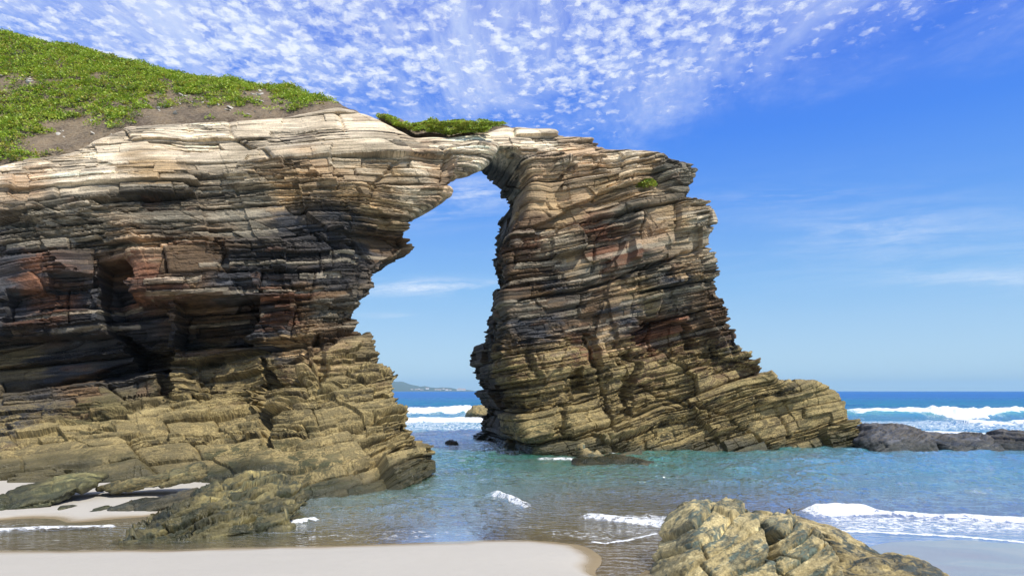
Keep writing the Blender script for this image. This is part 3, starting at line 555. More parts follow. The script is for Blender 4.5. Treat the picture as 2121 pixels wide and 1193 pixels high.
# ------------------------------------------------------------------ beach and sea bed
def gp(px, py, z=0.0):
    Y = (CH - z) * F0 / (py - HOR); return ((px - W0 / 2) / F0 * Y, Y)
sandp = [(-300, 1193, .16), (0, 1193, .16), (500, 1193, .18), (1000, 1193, .15), (1180, 1193, .07), (1240, 1193, .0), (1300, 1193, -.01), (1180, 1150, .04), (-300, 1143, .0), (0, 1139, .0), (300, 1136, 0), (600, 1129, 0), (900, 1121, 0), (1000, 1118, 0), (1100, 1119, 0), (1200, 1124, 0), (1228, 1145, 0),
 (500, 1160, .09), (1000, 1150, .08), (0, 1165, .09), (1320, 1160, -.02), (1250, 1118, -.07), (1100, 1100, -.07), (1300, 1090, -.08), (1250, 1050, -.14), (1150, 1060, -.15),
 (0, 1110, -.10), (300, 1110, -.12), (600, 1105, -.16), (900, 1095, -.16), (0, 1085, -.04), (250, 1085, -.04), (330, 1095, -.1), (-300, 1085, 0),
 (0, 1070, .03), (150, 1078, .01), (300, 1062, .03), (0, 1020, .07), (200, 1010, .07), (330, 1015, .08), (100, 985, .10), (-300, 1000, .12), (400, 1005, .06), (250, 985, .10),
 (700, 1070, -.28), (900, 1050, -.34), (1000, 1000, -.5), (950, 930, -.9), (1100, 980, -.55), (1300, 1000, -.42), (1500, 980, -.6), (1300, 940, -.5), (1600, 950, -.6), (1800, 960, -1.1), (2000, 1000, -1.1), (2121, 960, -1.3), (2300, 1000, -1.2),
 (1600, 1010, -.7), (1850, 1030, -.5), (2121, 1040, -.5), (1700, 1070, -.16), (1850, 1085, -.07), (2121, 1100, -.06), (1760, 1098, -.02), (1950, 1110, -.012), (2121, 1122, -.01), (2350, 1135, -.01),
 (1800, 1150, .012), (2000, 1150, .02), (2121, 1193, .06), (2350, 1193, .08), (1900, 1193, .03), (1500, 1150, .04), (1500, 1193, .12), (1700, 1193, .1), (1500, 1080, -.06), (1400, 1060, -.1),
 (900, 880, -1.6), (1800, 880, -2.2), (2300, 880, -2.2), (950, 850, -2.5), (2000, 850, -3)]
SP = [gp(a, b, c) for a, b, c in sandp] + [(-25, 5), (0, 3), (25, 5), (0, -4), (-20, -4), (20, -4), (-14, 17), (-9, 18), (-40, 80), (40, 80), (0, 110), (-6, 16)]
SV = [c for _, _, c in sandp] + [.5, .45, .3, 1.0, 1.2, .9, .1, .0, -5, -5, -7, .0]
BED = RBF(SP, SV, 0.004)
def bedz(X, Y): return BED(X, Y)

def fan(r0, r1, n_near, ang, nc, rbreak, far_ratio):
    r = [r0]
    while r[-1] < rbreak: r.append(r[-1] * n_near)
    while r[-1] < r1: r.append(r[-1] * far_ratio)
    r = np.array(r); a = np.linspace(-ang, ang, nc); R, A = np.meshgrid(r, a, indexing='ij')
    i = np.arange((len(r) - 1) * (nc - 1)); ii, jj = i // (nc - 1), i % (nc - 1); b = ii * nc + jj
    Qd = np.stack([b, b + 1, b + nc + 1, b + nc], 1)[:, ::-1]
    return (R * np.sin(A)).ravel(), (R * np.cos(A)).ravel(), Qd

def sand():
    X, Y, Qd = fan(.8, 130, 1.011, math.radians(75), 620, 60, 1.05)
    Yf = Y - 0.0
    z = bedz(X, Yf)
    z = z + .006 * fbm(V3(X / .9, Yf / .5, 0), 3, 2) + .02 * fbm(V3(X / 3, Yf / 2, 0), 2, 6) * sstep(z, 0.05, .2)
    m, t, p, out = new_mat('beach_sand')
    geo = t.new('ShaderNodeNewGeometry'); pos = geo.outputs['Position']; sp = t.new('ShaderNodeSeparateXYZ'); t.put(sp.inputs[0], pos)
    n1 = t.noise(pos, .9, 4, .6); n2 = t.noise(pos, 7.0, 5, .65); n3 = t.noise(pos, 220.0, 2, .5)
    dry = t.mix(n2, (.435, .412, .36, 1), (.50, .475, .42, 1)); dry = t.mix(t.range(n1, .35, .65, 0, .5), dry, (.455, .432, .378, 1))
    dry = t.mix(t.math('MULTIPLY', n3, .5), dry, (.40, .36, .30, 1))
    wetc = t.mix(n2, (.27, .21, .13, 1), (.36, .29, .185, 1))
    hz = t.math('ADD', sp.outputs[2], t.math('MULTIPLY', t.math('SUBTRACT', n1, .5), .03))
    wt = t.attr('wetness'); k = t.math('MAXIMUM', t.range(hz, .004, .03, 1, 0), wt)
    t.put(p.inputs['Base Color'], t.mix(k, dry, wetc)); t.put(p.inputs['Roughness'], t.range(k, .2, 1, .9, .14)); p.inputs['IOR'].default_value = 1.4
    t.put(p.inputs['Coat Weight'], t.math('MULTIPLY', wt, .9)); p.inputs['Coat Roughness'].default_value = .04; p.inputs['Coat IOR'].default_value = 1.5
    hb = t.math('ADD', t.math('MULTIPLY', n2, .9), t.math('MULTIPLY', n3, .3)); hb = t.math('MULTIPLY', hb, t.range(k, 0, .7, 1, .04)); bump(t, p, hb, .5, .02)
    wetn = sstep(X - 1.2 * 0, 1.1, 1.6) * sstep(.12 - z, 0.0, .06) * sstep(Y, 0, 2)
    o = make_mesh('beach', np.stack([X, Yf, z], 1), Qd, m, attrs=dict(wetness=wetn)); tag(o, kind='structure')
    o['label'] = 'pale smooth sand, wet and shining on the right'
sand()

# ------------------------------------------------------------------ sea
def crest(X, pts):
    P = sorted([gp(*p) for p in pts]); return np.interp(X, [p[0] for p in P], [p[1] for p in P]), P[0][0], P[-1][0]
def sea():
    X, Y, Qd = fan(4.5, 14000, 1.0042, math.radians(58), 1000, 110, 1.03)
    bz = np.where(Y < 120, bedz(X, np.minimum(Y, 120)), -8); bz = np.minimum(bz, 1.0); dep = np.maximum(-bz, 0)
    inner = sstep(dep, 0, .5); off = sstep(Y, 27, 40)
    P = V3(X, Y, 0)
    warp = .6 * fbm(V3(X / 3, Y / 3, 1), 2, 4)
    z = .10 * inner * fbm(V3(X / .85 + warp, Y / .42, 0), 3, 51) + .022 * inner * (1 - 2 * np.abs(vnoise(V3(X / 1.6 + .5 * warp, Y / .75 + .25 * X, 3), 53)))
    z = z + .02 * sstep(dep, 0.0, .2) * fbm(V3(X / .22, Y / .11, 0), 2, 54)
    far = 1 - sstep(Y, 300, 900)
    z = z + off * far * (.13 * fbm(V3(X / 7, Y / 2.6, 2), 3, 55) + .05 * fbm(V3(X / 1.8, Y / .9, 2), 2, 56))
    foam = np.zeros_like(X); edge = fbm(V3(X / 1.1, Y / .8, 4), 4, 57)
    def breaker(pts, h, wf, wb, a, amt=1.0, fade=2.0, jag=.5, rag=1.0, back=.25):
        nonlocal z, foam
        yc, x0, x1 = crest(X, pts); yc = yc + jag * vnoise(V3(X / (wf * 3), 0, 9), int(h * 1000) + 3) + .3 * jag * vnoise(V3(X / (wf * .8), 0, 9), 5)
        al = sstep(X, x0 - fade, x0 + fade * .3) * (1 - sstep(X, x1 - fade * .3, x1 + fade)); d = Y - yc; nn = vnoise(V3(X / (wf * 4), 5, 2), 77); h = h * (.8 + .25 * nn)
        hh = h * np.where(d > 0, np.exp(-(d / wb) ** 2), np.exp(-(d / wf) ** 2)) * al
        z = np.maximum(z, z * .4 + hh)
        fm = sstep(d, -wf * (a + .5 * edge * rag) - wf * .3, -wf * (a + .5 * edge * rag) + wf * .1) * (1 - sstep(d, wb * back * .4, wb * back + .1)) * al * amt
        tr_ = .34 * np.exp(-np.maximum(d, 0) / (wb * 1.6)) * sstep(d, -wf * 2.2, -wf * .5) * al * min(1, amt + .1) * (wb < 1)
        foam = np.maximum(foam, tr_ * (.75 + .5 * edge)); foam = np.maximum(foam, fm * (.80 + .22 * edge + .1 * nn))
        z = z + fm * h * .22 * fbm(V3(X / (wf * .45), Y / (wf * .4), 1), 3, 61)
    # out at sea, right
    breaker([(1730, 872), (1850, 870), (1960, 873), (2121, 874), (2500, 880)], .02, 1, 1, 1, 0)
    breaker([(1790, 866), (1900, 867), (2000, 869), (2050, 866), (2115, 864)], .8, .95, 3.2, 1.15, 1.15, 2.6, .4, 1.0)
    breaker([(1700, 866), (1900, 868), (2121, 866), (2400, 866)], .62, 1.3, 4, .0, .5, 3.0, .3, .3, .05)
    breaker([(2010, 881), (2050, 884), (2085, 882)], .33, .6, 1.6, 1.1, 1.1, 1.0, .3)
    breaker([(1780, 893), (1900, 895), (2000, 897)], .10, .8, 1.5, 1.2, .8, 2.0, .4)
    breaker([(2100, 880), (2200, 884), (2500, 884)], .30, .7, 1.6, 1.0, .9, 1.0, .3)
    # through the arch
    breaker([(700, 856), (860, 857), (900, 857), (975, 857), (1040, 857)], .62, 1.0, 3.5, 1.2, 1.2, 2, .5)
    breaker([(760, 872), (880, 873), (990, 873), (1030, 873)], .24, 1.3, 2.4, 1.2, .95, 2, .6, 1.2, .5)
    # near shore
    breaker([(1030, 1026), (1050, 1036), (1083, 1049)], .12, .26, .4, 1.2, .66, .3, .06, 1.6, .4)
    breaker([(1225, 1071), (1290, 1078), (1340, 1084), (1395, 1092)], .06, .16, .35, 1.2, .58, .35, .05, 1, .8)
    breaker([(1690, 1062), (1730, 1060), (1790, 1058)], .13, .30, .4, 1.3, .95, .35, .05, 1, .5)
    breaker([(1690, 1063), (1790, 1063), (1900, 1068), (2000, 1073), (2121, 1079), (2400, 1092)], .075, .12, .35, 1.0, .82, .3, .05, 1, .25)
    breaker([(1690, 1100), (1760, 1099), (1900, 1106), (2000, 1112), (2121, 1122), (2400, 1140)], .006, .05, .06, 1.0, .9, .3, .03, 1, .5)
    breaker([(1360, 1105), (1300, 1119), (1250, 1125), (1230, 1122)], .004, .03, .05, 1, .7, .1, .02, .5)
    breaker([(-60, 1101), (20, 1098), (90, 1093), (230, 1089)], .035, .13, .12, 1.0, .65, .3, .06, 1.2, .8)
    breaker([(600, 1083), (630, 1080), (650, 1077)], .05, .07, .12, 1, 1, .15, .03)
    breaker([(1120, 950), (1230, 953), (1290, 958)], .03, .2, .2, 1, .5, .3, .1, 1.5)
    breaker([(1215, 938), (1270, 940)], .04, .2, .3, 1, .62, .3, .1, 1.5)
    # swash lace between the two right-hand lines
    lace = sstep(Y, *(9.3, 9.9)) * (1 - sstep(Y, 10.6, 11.2)) * sstep(X, 4.4, 5.2) * .33
    lace2 = sstep(Y, 9.2, 9.8) * (1 - sstep(Y, 10.6, 11.6)) * sstep(X, .7, 1.7) * (1 - sstep(X, 2.2, 3.4)) * .25 * (.6 + edge)
    behind = sstep(Y, 30, 36) * (1 - sstep(Y, 44, 48)) * .28
    swash = .20 * np.exp(-((dep - .05) / .05) ** 2) * sstep(edge, -.2, .5) * sstep(Y, 6, 8) * (Y < 16)
    foam = np.maximum(np.maximum(foam, swash), np.maximum(np.maximum(lace, lace2), behind))
    z = z * sstep(dep, -.01, .03) + np.where(foam > .3, .0, 0)
    m = bpy.data.materials.new('sea_water'); m.use_nodes = True; t = NT(m.node_tree)
    out = t.new('ShaderNodeOutputMaterial')
    geo = t.new('ShaderNodeNewGeometry'); pos = geo.outputs['Position']
    depth = t.attr('depth'); fo = t.attr('foam')
    sp = t.new('ShaderNodeSeparateXYZ'); t.put(sp.inputs[0], pos)
    n = t.noise(t.vmath('MULTIPLY', pos, (1.0, 1.9, 1.0)), 5.0, 4, .6, .3); nb = t.noise(t.vmath('MULTIPLY', pos, (.1, .3, 1.0)), 1.0, 4, .6)
    nm = t.noise(t.vmath('MULTIPLY', pos, (.6, 1.5, 1.0)), 1.0, 5, .65)
    dist = t.math('MAXIMUM', t.vmath('LENGTH', pos) if False else sp.outputs[1], 1.0)
    bstr = t.range(dist, 30, 300, .5, 1.0)
    hb = t.math('ADD', t.math('MULTIPLY', n, t.range(depth, .0, .3, .025, .2)), t.math('MULTIPLY', t.math('ADD', nm, t.math('MULTIPLY', nb, 3.0)), t.range(dist, 25, 60, .0, .35)))
    b = t.new('ShaderNodeBump'); b.inputs['Distance'].default_value = 1.0; b.inputs['Strength'].default_value = 0.7; t.put(b.inputs['Height'], hb)
    # body colour of the water by how deep it is
    body = t.mix(t.range(depth, .06, .5), (.22, .235, .11, 1), (.065, .26, .165, 1))
    body = t.mix(t.range(depth, .42, .9), body, (.03, .25, .30, 1))
    body = t.mix(t.range(depth, 1.0, 2.6), body, (.0, .17, .27, 1)); body = t.mix(t.range(dist, 60, 260, 0, 1), body, (.0, .12, .36, 1))
    body = t.mix(t.math('MULTIPLY', t.range(nb, .4, .62), t.range(dist, 40, 90, 0, .55)), body, (.0, .08, .28, 1))
    body = t.mix(t.math('MULTIPLY', t.range(sp.outputs[2], .12, .6), t.range(dist, 25, 35, 0, .9)), body, (.06, .42, .36, 1))
    weed = t.math('MULTIPLY', t.range(t.noise(pos, .8, 4, .6, .6), .5, .64), t.range(depth, .12, .5, 0, .45))
    weed = t.math('MULTIPLY', weed, t.range(dist, 24, 32, 1, 0)); body = t.mix(weed, body, (.09, .10, .04, 1))
    dif = t.new('ShaderNodeBsdfDiffuse'); t.put(dif.inputs[0], body); t.l.new(b.outputs[0], dif.inputs['Normal'])
    tr = t.new('ShaderNodeBsdfTransparent'); t.put(tr.inputs[0], t.mix(t.range(depth, 0, .6), (.97, .98, .96, 1), (.6, .9, .8, 1)))
    opq = t.math('SUBTRACT', 1.0, t.math('POWER', 2.718, t.math('MULTIPLY', depth, -3.4)))
    m1 = t.new('ShaderNodeMixShader'); t.put(m1.inputs[0], opq); t.l.new(tr.outputs[0], m1.inputs[1]); t.l.new(dif.outputs[0], m1.inputs[2])
    gl = t.new('ShaderNodeBsdfGlossy'); t.put(gl.inputs['Roughness'], t.range(dist, 20, 200, .05, .28)); gl.inputs[0].default_value = (1, 1, 1, 1); t.l.new(b.outputs[0], gl.inputs['Normal'])
    fr = t.new('ShaderNodeFresnel'); fr.inputs[0].default_value = 1.33; t.l.new(b.outputs[0], fr.inputs['Normal'])
    m2 = t.new('ShaderNodeMixShader'); t.put(m2.inputs[0], t.math('MINIMUM', fr.outputs[0], t.range(dist, 15, 120, .72, .22))); t.l.new(m1.outputs[0], m2.inputs[1]); t.l.new(gl.outputs[0], m2.inputs[2])
    fn = t.noise(pos, 9.0, 6, .7, .4); fn2 = t.noise(pos, 3.0, 5, .6, .5); fn3 = t.noise(pos, 11.0, 3, .6, .6)
    def ridge(q, k): return t.math('SUBTRACT', 1.0, t.math('MULTIPLY', t.math('ABSOLUTE', t.math('SUBTRACT', q, .5)), k), clamp=True)
    rid = t.math('MAXIMUM', ridge(fn2, 11.0), t.math('MULTIPLY', ridge(fn3, 9.0), .8))
    thr = t.math('SUBTRACT', t.math('ADD', .58, t.math('MULTIPLY', t.math('SUBTRACT', fn, .5), 1.4)), t.math('MULTIPLY', rid, .42))
    fm = t.math('MULTIPLY', t.range(t.math('SUBTRACT', fo, thr), -.12, .22), t.range(fo, .02, .3))
    fd = t.new('ShaderNodeBsdfPrincipled'); t.put(fd.inputs['Base Color'], t.mix(fn, (.78, .82, .84, 1), (.93, .94, .94, 1))); fd.inputs['Roughness'].default_value = .8
    b2 = t.new('ShaderNodeBump'); b2.inputs['Distance'].default_value = .12; b2.inputs['Strength'].default_value = .7; t.put(b2.inputs['Height'], fn); t.l.new(b2.outputs[0], fd.inputs['Normal'])
    m3 = t.new('ShaderNodeMixShader'); t.put(m3.inputs[0], fm); t.l.new(m2.outputs[0], m3.inputs[1]); t.l.new(fd.outputs[0], m3.inputs[2])
    t.l.new(m3.outputs[0], out.inputs[0])
    o = make_mesh('sea_water', np.stack([X, Y, z], 1), Qd, m, attrs=dict(depth=dep, foam=foam)); tag(o, kind='structure')
sea()

# ------------------------------------------------------------------ grassy hill behind the cliff
hp = [(-500, 360, 17.4), (0, 338, 18.6), (130, 314, 19.2), (260, 266, 20.2), (480, 250, 21.0), (600, 240, 21.3), (690, 233, 21.7), (745, 236, 22.3),
      (-500, 60, 25.5), (0, 72, 26.0), (150, 95, 26.0), (300, 133, 25.6), (480, 163, 25.0), (600, 180, 24.2), (700, 214, 23.2), (-500, 210, 21), (0, 240, 21.2), (100, 220, 21.8), (200, 235, 21.3), (300, 215, 22.0), (420, 210, 22.3), (0, 150, 23.6), (200, 160, 23.4), (400, 175, 23.8), (560, 205, 22.8), (640, 205, 23.0)]
HPc, HV = [], []
for a, b, Yd in hp: HPc.append(((a - W0 / 2) / F0 * Yd, Yd)); HV.append(CH + (HOR - b) / F0 * Yd)
for x, y, zz in [(-24, 36, 15.6), (-14, 36, 13.0), (-9, 34, 11.5), (-4, 30, 9.0), (-5.2, 26, 10.6), (-30, 22, 13.5), (-20, 15.4, 6.0), (-13.6, 17.2, 6.8), (-9.6, 18.2, 8.0), (-6.0, 19.5, 8.9), (-22, 31, 15.2)]:
    HPc.append((x, y)); HV.append(zz)
HILL = RBF(HPc, HV, 0.03)
FRONT = sorted([((a - W0 / 2) / F0 * y, y) for a, b, y in hp[:8]])
def hillz(X, Y):
    return HILL(X, Y) + .12 * fbm(V3(X / 1.3, Y / 1.3, 0), 4, 91) + .05 * fbm(V3(X / .3, Y / .3, 0), 2, 92)
def bare(X, Y, z):
    """how thick the plants grow, from the bare scree patches seen on the slope"""
    P = np.stack([X, Y, z], -1); a, b = px_of(P)
    d = .30 + .9 * fbm(V3(X / 1.5, Y / 1.5, 0), 3, 95) + 1.0 * fbm(V3(X / .38, Y / .38, 0), 3, 96)
    def g(cx, cy, rx, ry, k): return k * np.exp(-((a - cx) / rx) ** 2 - ((b - cy) / ry) ** 2)
    d = d + g(130, 120, 260, 50, 1.1) + g(350, 165, 150, 32, .9) + g(560, 180, 160, 22, 1.2) + g(0, 235, 110, 28, 1.0) + g(130, 215, 80, 35, .6) + g(10, 330, 60, 25, 1.4) + g(650, 205, 45, 25, .7) + g(470, 215, 60, 22, .5) + g(70, 270, 60, 12, .5)
    d = d - g(200, 275, 110, 26, 1.4) - g(370, 235, 80, 16, 1.2) - g(380, 195, 45, 15, .7) - g(520, 200, 45, 14, .8) - g(560, 235, 200, 10, 1.2) - g(100, 300, 60, 18, 1.0) - g(120, 175, 60, 10, .8)- g(30, 175, 30, 10, .6) - g(560, 195, 30, 8, .6)
    return d
def hill():
    gx = np.arange(-24, -2.6, .07); gy = np.arange(17, 35, .07); X, Y = np.meshgrid(gx, gy, indexing='ij'); z = hillz(X, Y)
    z = z - 2.5 * sstep(X, -4.6, -3.2)
    nx, ny = X.shape; i = np.arange((nx - 1) * (ny - 1)); b = (i // (ny - 1)) * ny + i % (ny - 1)
    Qd = np.stack([b, b + ny, b + ny + 1, b + 1], 1)
    yf = np.interp(X, [q[0] for q in FRONT], [q[1] for q in FRONT]) - .35
    keepq = (Y > yf).ravel()[Qd].all(1) & ((X < -4.75) & (Y < 25.6 + 1.2 * np.maximum(-8 - X, 0))).ravel()[Qd].all(1); Qd = Qd[keepq]
    z = np.where(Y < yf + .5, z - .25 * (1 - (Y - yf) / .5), z)
    m, t, p, out = new_mat('hill_soil'); geo = t.new('ShaderNodeNewGeometry'); pos = geo.outputs['Position']
    n1 = t.noise(pos, 1.1, 6, .65); n2 = t.noise(pos, 14.0, 5, .7); n3 = t.noise(t.vmath('MULTIPLY', pos, (1, 1, 3)), 5.0, 4, .6)
    c = t.mix(t.range(n1, .35, .65), (.09, .062, .04, 1), (.235, .17, .10, 1)); c = t.mix(t.range(n2, .4, .7, 0, .7), c, (.30, .245, .17, 1)); c = t.mix(t.range(n3, .56, .66, 0, .6), c, (.06, .05, .035, 1))
    t.put(p.inputs['Base Color'], c); p.inputs['Roughness'].default_value = .95; bump(t, p, t.math('ADD', n2, n3), .9, .08)
    tag(make_mesh('hill', np.stack([X, Y, z], -1).reshape(-1, 3), Qd, m), kind='structure')
hill()

def leaf_material():
    m, t, p, out = new_mat('succulent_leaf'); c = t.attr('lc', 'Color'); geo = t.new('ShaderNodeNewGeometry')
    t.put(p.inputs['Base Color'], t.mix(t.noise(geo.outputs['Position'], 3.0, 3), t.mix(1, c, (.8, .85, .8, 1), 'MULTIPLY'), c)); p.inputs['Roughness'].default_value = .55
    tl = t.new('ShaderNodeBsdfTranslucent'); t.put(tl.inputs[0], c); mx = t.new('ShaderNodeMixShader'); mx.inputs[0].default_value = .25
    t.l.new(p.outputs[0], mx.inputs[1]); t.l.new(tl.outputs[0], mx.inputs[2]); t.l.new(mx.outputs[0], out.inputs[0]); return m
LEAF = leaf_material()
def plants(name, P, size, per=26, label=None, kind='stuff', cat=None, seed=0, spread=1.0, hf=.8, leaf=.075):
    """clumps of small folded leaves; P: clump bases (n,3), size per clump"""
    r = np.random.default_rng(seed); n = len(P); size = np.broadcast_to(size, n)
    k = np.repeat(np.arange(n), per); m = len(k)
    a = r.uniform(0, 2 * np.pi, m); rad = np.sqrt(r.uniform(0, 1, m)) * size[k] * spread; h = np.sqrt(np.maximum(0, 1 - (rad / size[k] / spread) ** 2)) * size[k] * hf * r.uniform(.35, 1.1, m)
    C = P[k] + np.stack([rad * np.cos(a), rad * np.sin(a), h], 1)
    L = leaf * r.uniform(.6, 1.3, m); Wd = L * r.uniform(.45, .7, m)
    dirv = np.stack([np.cos(a) + r.normal(0, .6, m), np.sin(a) + r.normal(0, .6, m), r.uniform(.0, .9, m)], 1); dirv /= np.linalg.norm(dirv, axis=1)[:, None]
    side = np.cross(dirv, np.array((0, -.45, 1.0)) + r.normal(0, .45, (m, 3))); side /= np.linalg.norm(side, axis=1)[:, None]
    Vv = np.stack([C - dirv * L[:, None] * .5, C + side * Wd[:, None] * .5, C + dirv * L[:, None] * .5, C - side * Wd[:, None] * .5], 1).reshape(-1, 3)
    Qd = np.arange(m * 4).reshape(-1, 4)
    g = r.uniform(0, 1, n)[k] * .55 + r.uniform(0, 1, m) * .45; A = np.array((.12, .23, .012)); B = np.array((.56, .68, .08)); c = A + (B - A) * g[:, None]
    dl = (r.uniform(0, 1, n) < .14)[k][:, None]; c = np.where(dl, c * np.array((.45, .5, .8)), c); yl = (r.uniform(0, 1, n) < .12)[k][:, None]; c = np.where(yl, np.array((.42, .40, .07)) * (.6 + .6 * g[:, None]), c)
    y = (r.uniform(0, 1, m) < .07)[:, None]; c = np.where(y, np.array((.50, .44, .06)), c)
    c4 = np.repeat(np.concatenate([c, np.ones((m, 1))], 1), 4, 0)
    o = make_mesh(name, Vv, Qd, LEAF, attrs=dict(lc=c4), smooth=False); 
    tag(o, label, cat, None, kind); return o
N0 = 130000
X = rng.uniform(-23, -4.4, N0); Y = rng.uniform(17.2, 28.5, N0); Z = hillz(X, Y); dd = bare(X, Y, Z); a, b = px_of(np.stack([X, Y, Z], -1))
edgeok = (a < 690) & (b < np.interp(a, [0, 80, 130, 260, 480, 700], [335, 335, 312, 258, 246, 238]))
rim = np.interp(a, [-500, 0, 690], [0, 0, 0])
keep = (dd > .58 + rng.uniform(-.15, .15, N0) - .75 * (rng.uniform(0, 1, N0) < .3)) & edgeok & (a > -550) & (rng.uniform(0, 1, N0) < .13)
P = np.stack([X, Y, Z - .02], -1)[keep]
plants('ground_cover', P, rng.uniform(.09, .26, len(P)) , 34, 'bright green succulent ground cover spread over the hill slope', seed=2)
print('clumps', len(P))
# plants on the span: soil pocket with ground cover, laid where the rock carries it
def drop(px, py, lift=0.0):
    d = Vector(((px - W0 / 2) / F0, 1.0, (HOR - py) / F0)).normalized(); h = ARCH_BVH.ray_cast(Vector((0, 0, CH)), d); return h[0]
mx = [(778, 240, 22.0), (800, 238, 22.4), (830, 243, 22.8), (900, 243, 23.6), (960, 247, 24.0), (1000, 250, 24.2), (1045, 255, 24.0), (860, 275, 22.6), (930, 281, 22.9), (1000, 276, 23.3), (820, 262, 22.2), (1030, 262, 23.6), (1060, 262, 23.7), (770, 250, 22)]
MP = [((a - W0 / 2) / F0 * y, y) for a, b, y in mx]; MV = [CH + (HOR - b) / F0 * y for a, b, y in mx]
MP += [(-5, 25.5), (-3, 26.5), (0, 26.5), (.9, 24)]; MV += [9.5, 9.3, 9.3, 9.3]
MND = RBF(MP, MV, .02)
gx = np.arange(-5.0, .6, .06); gy = np.arange(21.4, 26.4, .06); X, Y = np.meshgrid(gx, gy, indexing='ij'); Z = MND(X, Y) - .05 + .05 * fbm(V3(X / .4, Y / .4, 0), 3, 5) - .02
MF = sorted([((a - W0 / 2) / F0 * y, y) for a, b, y in [(778, 240, 22.0), (820, 262, 22.2), (860, 275, 22.6), (930, 281, 22.9), (1000, 276, 23.3), (1060, 262, 23.7)]])
nx_, ny_ = X.shape; i = np.arange((nx_ - 1) * (ny_ - 1)); b0 = (i // (ny_ - 1)) * ny_ + i % (ny_ - 1)
tag(make_mesh('soil', np.stack([X, Y, Z], -1).reshape(-1, 3), (lambda q: q[(Y > np.interp(X, [m_[0] for m_ in MF], [m_[1] for m_ in MF]) - .1).ravel()[q].all(1) & ((X > -4.5) & (Y < 24.7)).ravel()[q].all(1)])(np.stack([b0, b0 + ny_, b0 + ny_ + 1, b0 + 1], 1)), bpy.data.materials['hill_soil']), kind='structure')
N1 = 9000; X = rng.uniform(-4.6, .2, N1); Y = rng.uniform(21.6, 24.4, N1); Z = MND(X, Y); a, b = px_of(np.stack([X, Y, Z], -1))
low_ = np.interp(a, [780, 830, 900, 960, 1000, 1020, 1045], [246, 266, 280, 282, 277, 262, 258])
keep = (a > 784) & (a < 1046) & (b < low_) & (b > 228) & (fbm(V3(X / .5, Y / .5, 0), 3, 33) - 1.3 * np.exp(-((a - 845) / 30) ** 2 - ((b - 250) / 8) ** 2) > -.28) & (rng.uniform(0, 1, N1) < .3)
P = np.stack([X, Y, Z], -1)[keep]; plants('ground_cover', P, rng.uniform(.05, .14, len(P)), 26, 'patch of green succulents growing on top of the rock bridge', seed=5, hf=.4, leaf=.065)
pts = []
for i in range(60):
    h = drop(random.uniform(1318, 1352), random.uniform(380, 392))
    if h: pts.append(h[:])
o = plants('plant_tuft', np.array(pts) + np.array((0, -.05, .03)), .13, 30, 'small green tuft growing in a notch near the pillar top', 'thing', 'plant', 6, 1.2, 1.0)

# loose pale stones on the scree
stone_mat, t, p, _ = new_mat('scree_stone'); geo = t.new('ShaderNodeNewGeometry'); t.put(p.inputs['Base Color'], t.mix(t.noise(geo.outputs['Position'], 9, 4), (.34, .31, .26, 1), (.58, .55, .48, 1))); p.inputs['Roughness'].default_value = .9
def stone_mesh(seed):
    r = random.Random(seed); bm = __import__('bmesh').new(); bmesh = __import__('bmesh')
    vs = [bm.verts.new((r.uniform(-1, 1), r.uniform(-.7, .7), r.uniform(-.25, .25))) for _ in range(14)]
    bmesh.ops.convex_hull(bm, input=vs); 
    for v in [v for v in bm.verts if not v.link_faces]: bm.verts.remove(v)
    me = bpy.data.meshes.new('scree_stone'); bm.to_mesh(me); bm.free(); me.materials.append(stone_mat); return me
SM = [stone_mesh(k) for k in range(5)]; rr = random.Random(9)
for i in range(70):
    cx, cy, sx, sy = rr.choice([(375, 198, 40, 14), (375, 198, 40, 14), (360, 215, 60, 16), (55, 165, 25, 8), (260, 240, 70, 10), (520, 195, 30, 6), (480, 228, 120, 8), (180, 280, 80, 14)])
    a, b = rr.gauss(cx, sx), rr.gauss(cy, sy); best = None
    for Yd in np.arange(19, 27, .05):
        xx = (a - W0 / 2) / F0 * Yd; zz = CH + (HOR - b) / F0 * Yd
        if zz < float(hillz(np.array([xx]), np.array([Yd]))[0]): best = (xx, Yd, zz); break
    if not best or a > 680: continue
    o = bpy.data.objects.new('scree_stone', SM[i % 5]); COL.objects.link(o); o.location = best; s_ = rr.uniform(.05, .16); o.scale = (s_, s_, s_); o.rotation_euler = (rr.uniform(-.4, .4) + .5, rr.uniform(-.4, .4), rr.uniform(0, 3))
    tag(o, 'pale angular stone lying loose among the plants on the bare hill scree', 'stone', 'loose stones on the hill scree')

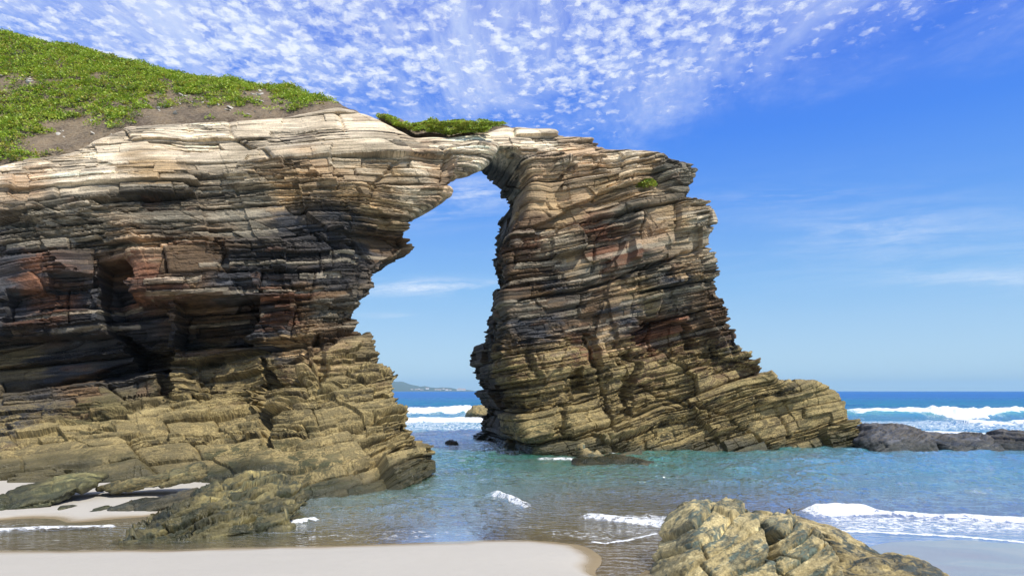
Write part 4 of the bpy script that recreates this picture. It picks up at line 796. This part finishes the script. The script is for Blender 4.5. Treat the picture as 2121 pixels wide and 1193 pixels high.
# ------------------------------------------------------------------ far headland
def headland():
    D0 = 6500.0; prof = [(300, 800), (600, 792), (760, 786), (800, 786), (826, 788), (840, 792), (862, 798), (890, 801), (930, 802), (950, 805), (985, 809), (1010, 811)]
    xs = np.linspace(300, 1010, 240); h = np.maximum((HOR - np.interp(xs, [p[0] for p in prof], [p[1] for p in prof])) / F0 * D0, 0) + 6 * fbm(V3(xs / 14, 0, 0), 3, 3) * (xs < 980)
    ys = np.linspace(-1, 1, 40); Xg, Yg = np.meshgrid((xs - W0 / 2) / F0 * D0, ys, indexing='ij'); Z = h[:, None] * (1 - Yg ** 2) ** .8 - 1.0
    Z = Z * (1 + .18 * fbm(V3(Xg / 160, Yg * 3, 0), 3, 4)); nx, ny = Xg.shape; i = np.arange((nx - 1) * (ny - 1)); b = (i // (ny - 1)) * ny + i % (ny - 1)
    m, t, p, out = new_mat('wooded_land'); geo = t.new('ShaderNodeNewGeometry'); t.put(p.inputs['Base Color'], t.mix(t.noise(geo.outputs['Position'], .02, 5), (.03, .06, .045, 1), (.09, .11, .06, 1))); p.inputs['Roughness'].default_value = 1
    tag(make_mesh('headland', np.stack([Xg, D0 + Yg * 900, Z], -1).reshape(-1, 3), np.stack([b, b + ny, b + ny + 1, b + 1], 1), m), kind='structure')
    wm, t, p, _ = new_mat('house_wall'); t.put(p.inputs['Base Color'], t.mix(t.noise(None, 5, 2), (.75, .74, .7, 1), (.8, .8, .78, 1)))
    rm, t, p, _ = new_mat('house_roof'); t.put(p.inputs['Base Color'], t.mix(t.noise(None, 5, 2), (.38, .27, .22, 1), (.42, .32, .26, 1)))
    wv = np.array([(x, y, z) for z in (0, 1) for x, y in ((-1, -1), (1, -1), (1, 1), (-1, 1))], float); wq = [(0, 1, 5, 4), (1, 2, 6, 5), (2, 3, 7, 6), (3, 0, 4, 7), (4, 5, 6, 7)]
    rv = np.array([(-1.1, -1.15, 1.01), (1.1, -1.15, 1.01), (1.1, 1.15, 1.01), (-1.1, 1.15, 1.01), (-1.1, 0, 1.5), (1.1, 0, 1.5)], float); rq = [(0, 1, 5, 4), (2, 3, 4, 5), (1, 2, 5, 5), (0, 4, 3, 3), (0, 3, 2, 1)]
    sc = np.array((11, 7, 9.0)); r = random.Random(5); first = None
    for i in range(22):
        e = empty('house', ((r.choice((r.gauss(905, 22), r.gauss(870, 14), r.gauss(955, 8))) - W0 / 2) / F0 * 5750, 5750 + r.uniform(-60, 60), r.uniform(1, 18)))
        tag(e, 'tiny white house on the far headland shore seen through the arch', 'house', 'white houses along the foot of the far headland')
        if first is None:
            wo = make_mesh('wall', wv * sc, wq, wm, None, False); ro = make_mesh('roof', rv * sc, [q for q in rq if len(set(q)) == 4], rm, None, False); wo.parent = e; ro.parent = e; first = (wo, ro)
        else:
            for q in first: c = q.copy(); COL.objects.link(c); c.parent = e
        k = r.uniform(.6, 1.2); e.scale = (k, k, k)
headland()

def haze():
    import bmesh
    bm = bmesh.new(); bmesh.ops.create_cube(bm, size=1.0); me = bpy.data.meshes.new('haze'); bm.to_mesh(me); bm.free()
    o = bpy.data.objects.new('haze', me); COL.objects.link(o); o.scale = (30000, 15200, 215); o.location = (0, 7500, 215 / 2 - 10.5)
    m = bpy.data.materials.new('haze_air'); m.use_nodes = True; t = NT(m.node_tree); out = t.new('ShaderNodeOutputMaterial'); v = t.new('ShaderNodeVolumePrincipled')
    v.inputs['Color'].default_value = (.45, .75, 1.0, 1); v.inputs['Density'].default_value = HAZE; v.inputs['Anisotropy'].default_value = 0.0
    t.l.new(v.outputs[0], out.inputs['Volume']); me.materials.append(m); tag(o, kind='stuff'); o['label'] = 'thin blue sea air fading the far headland'
HAZE = 0.00009
haze()
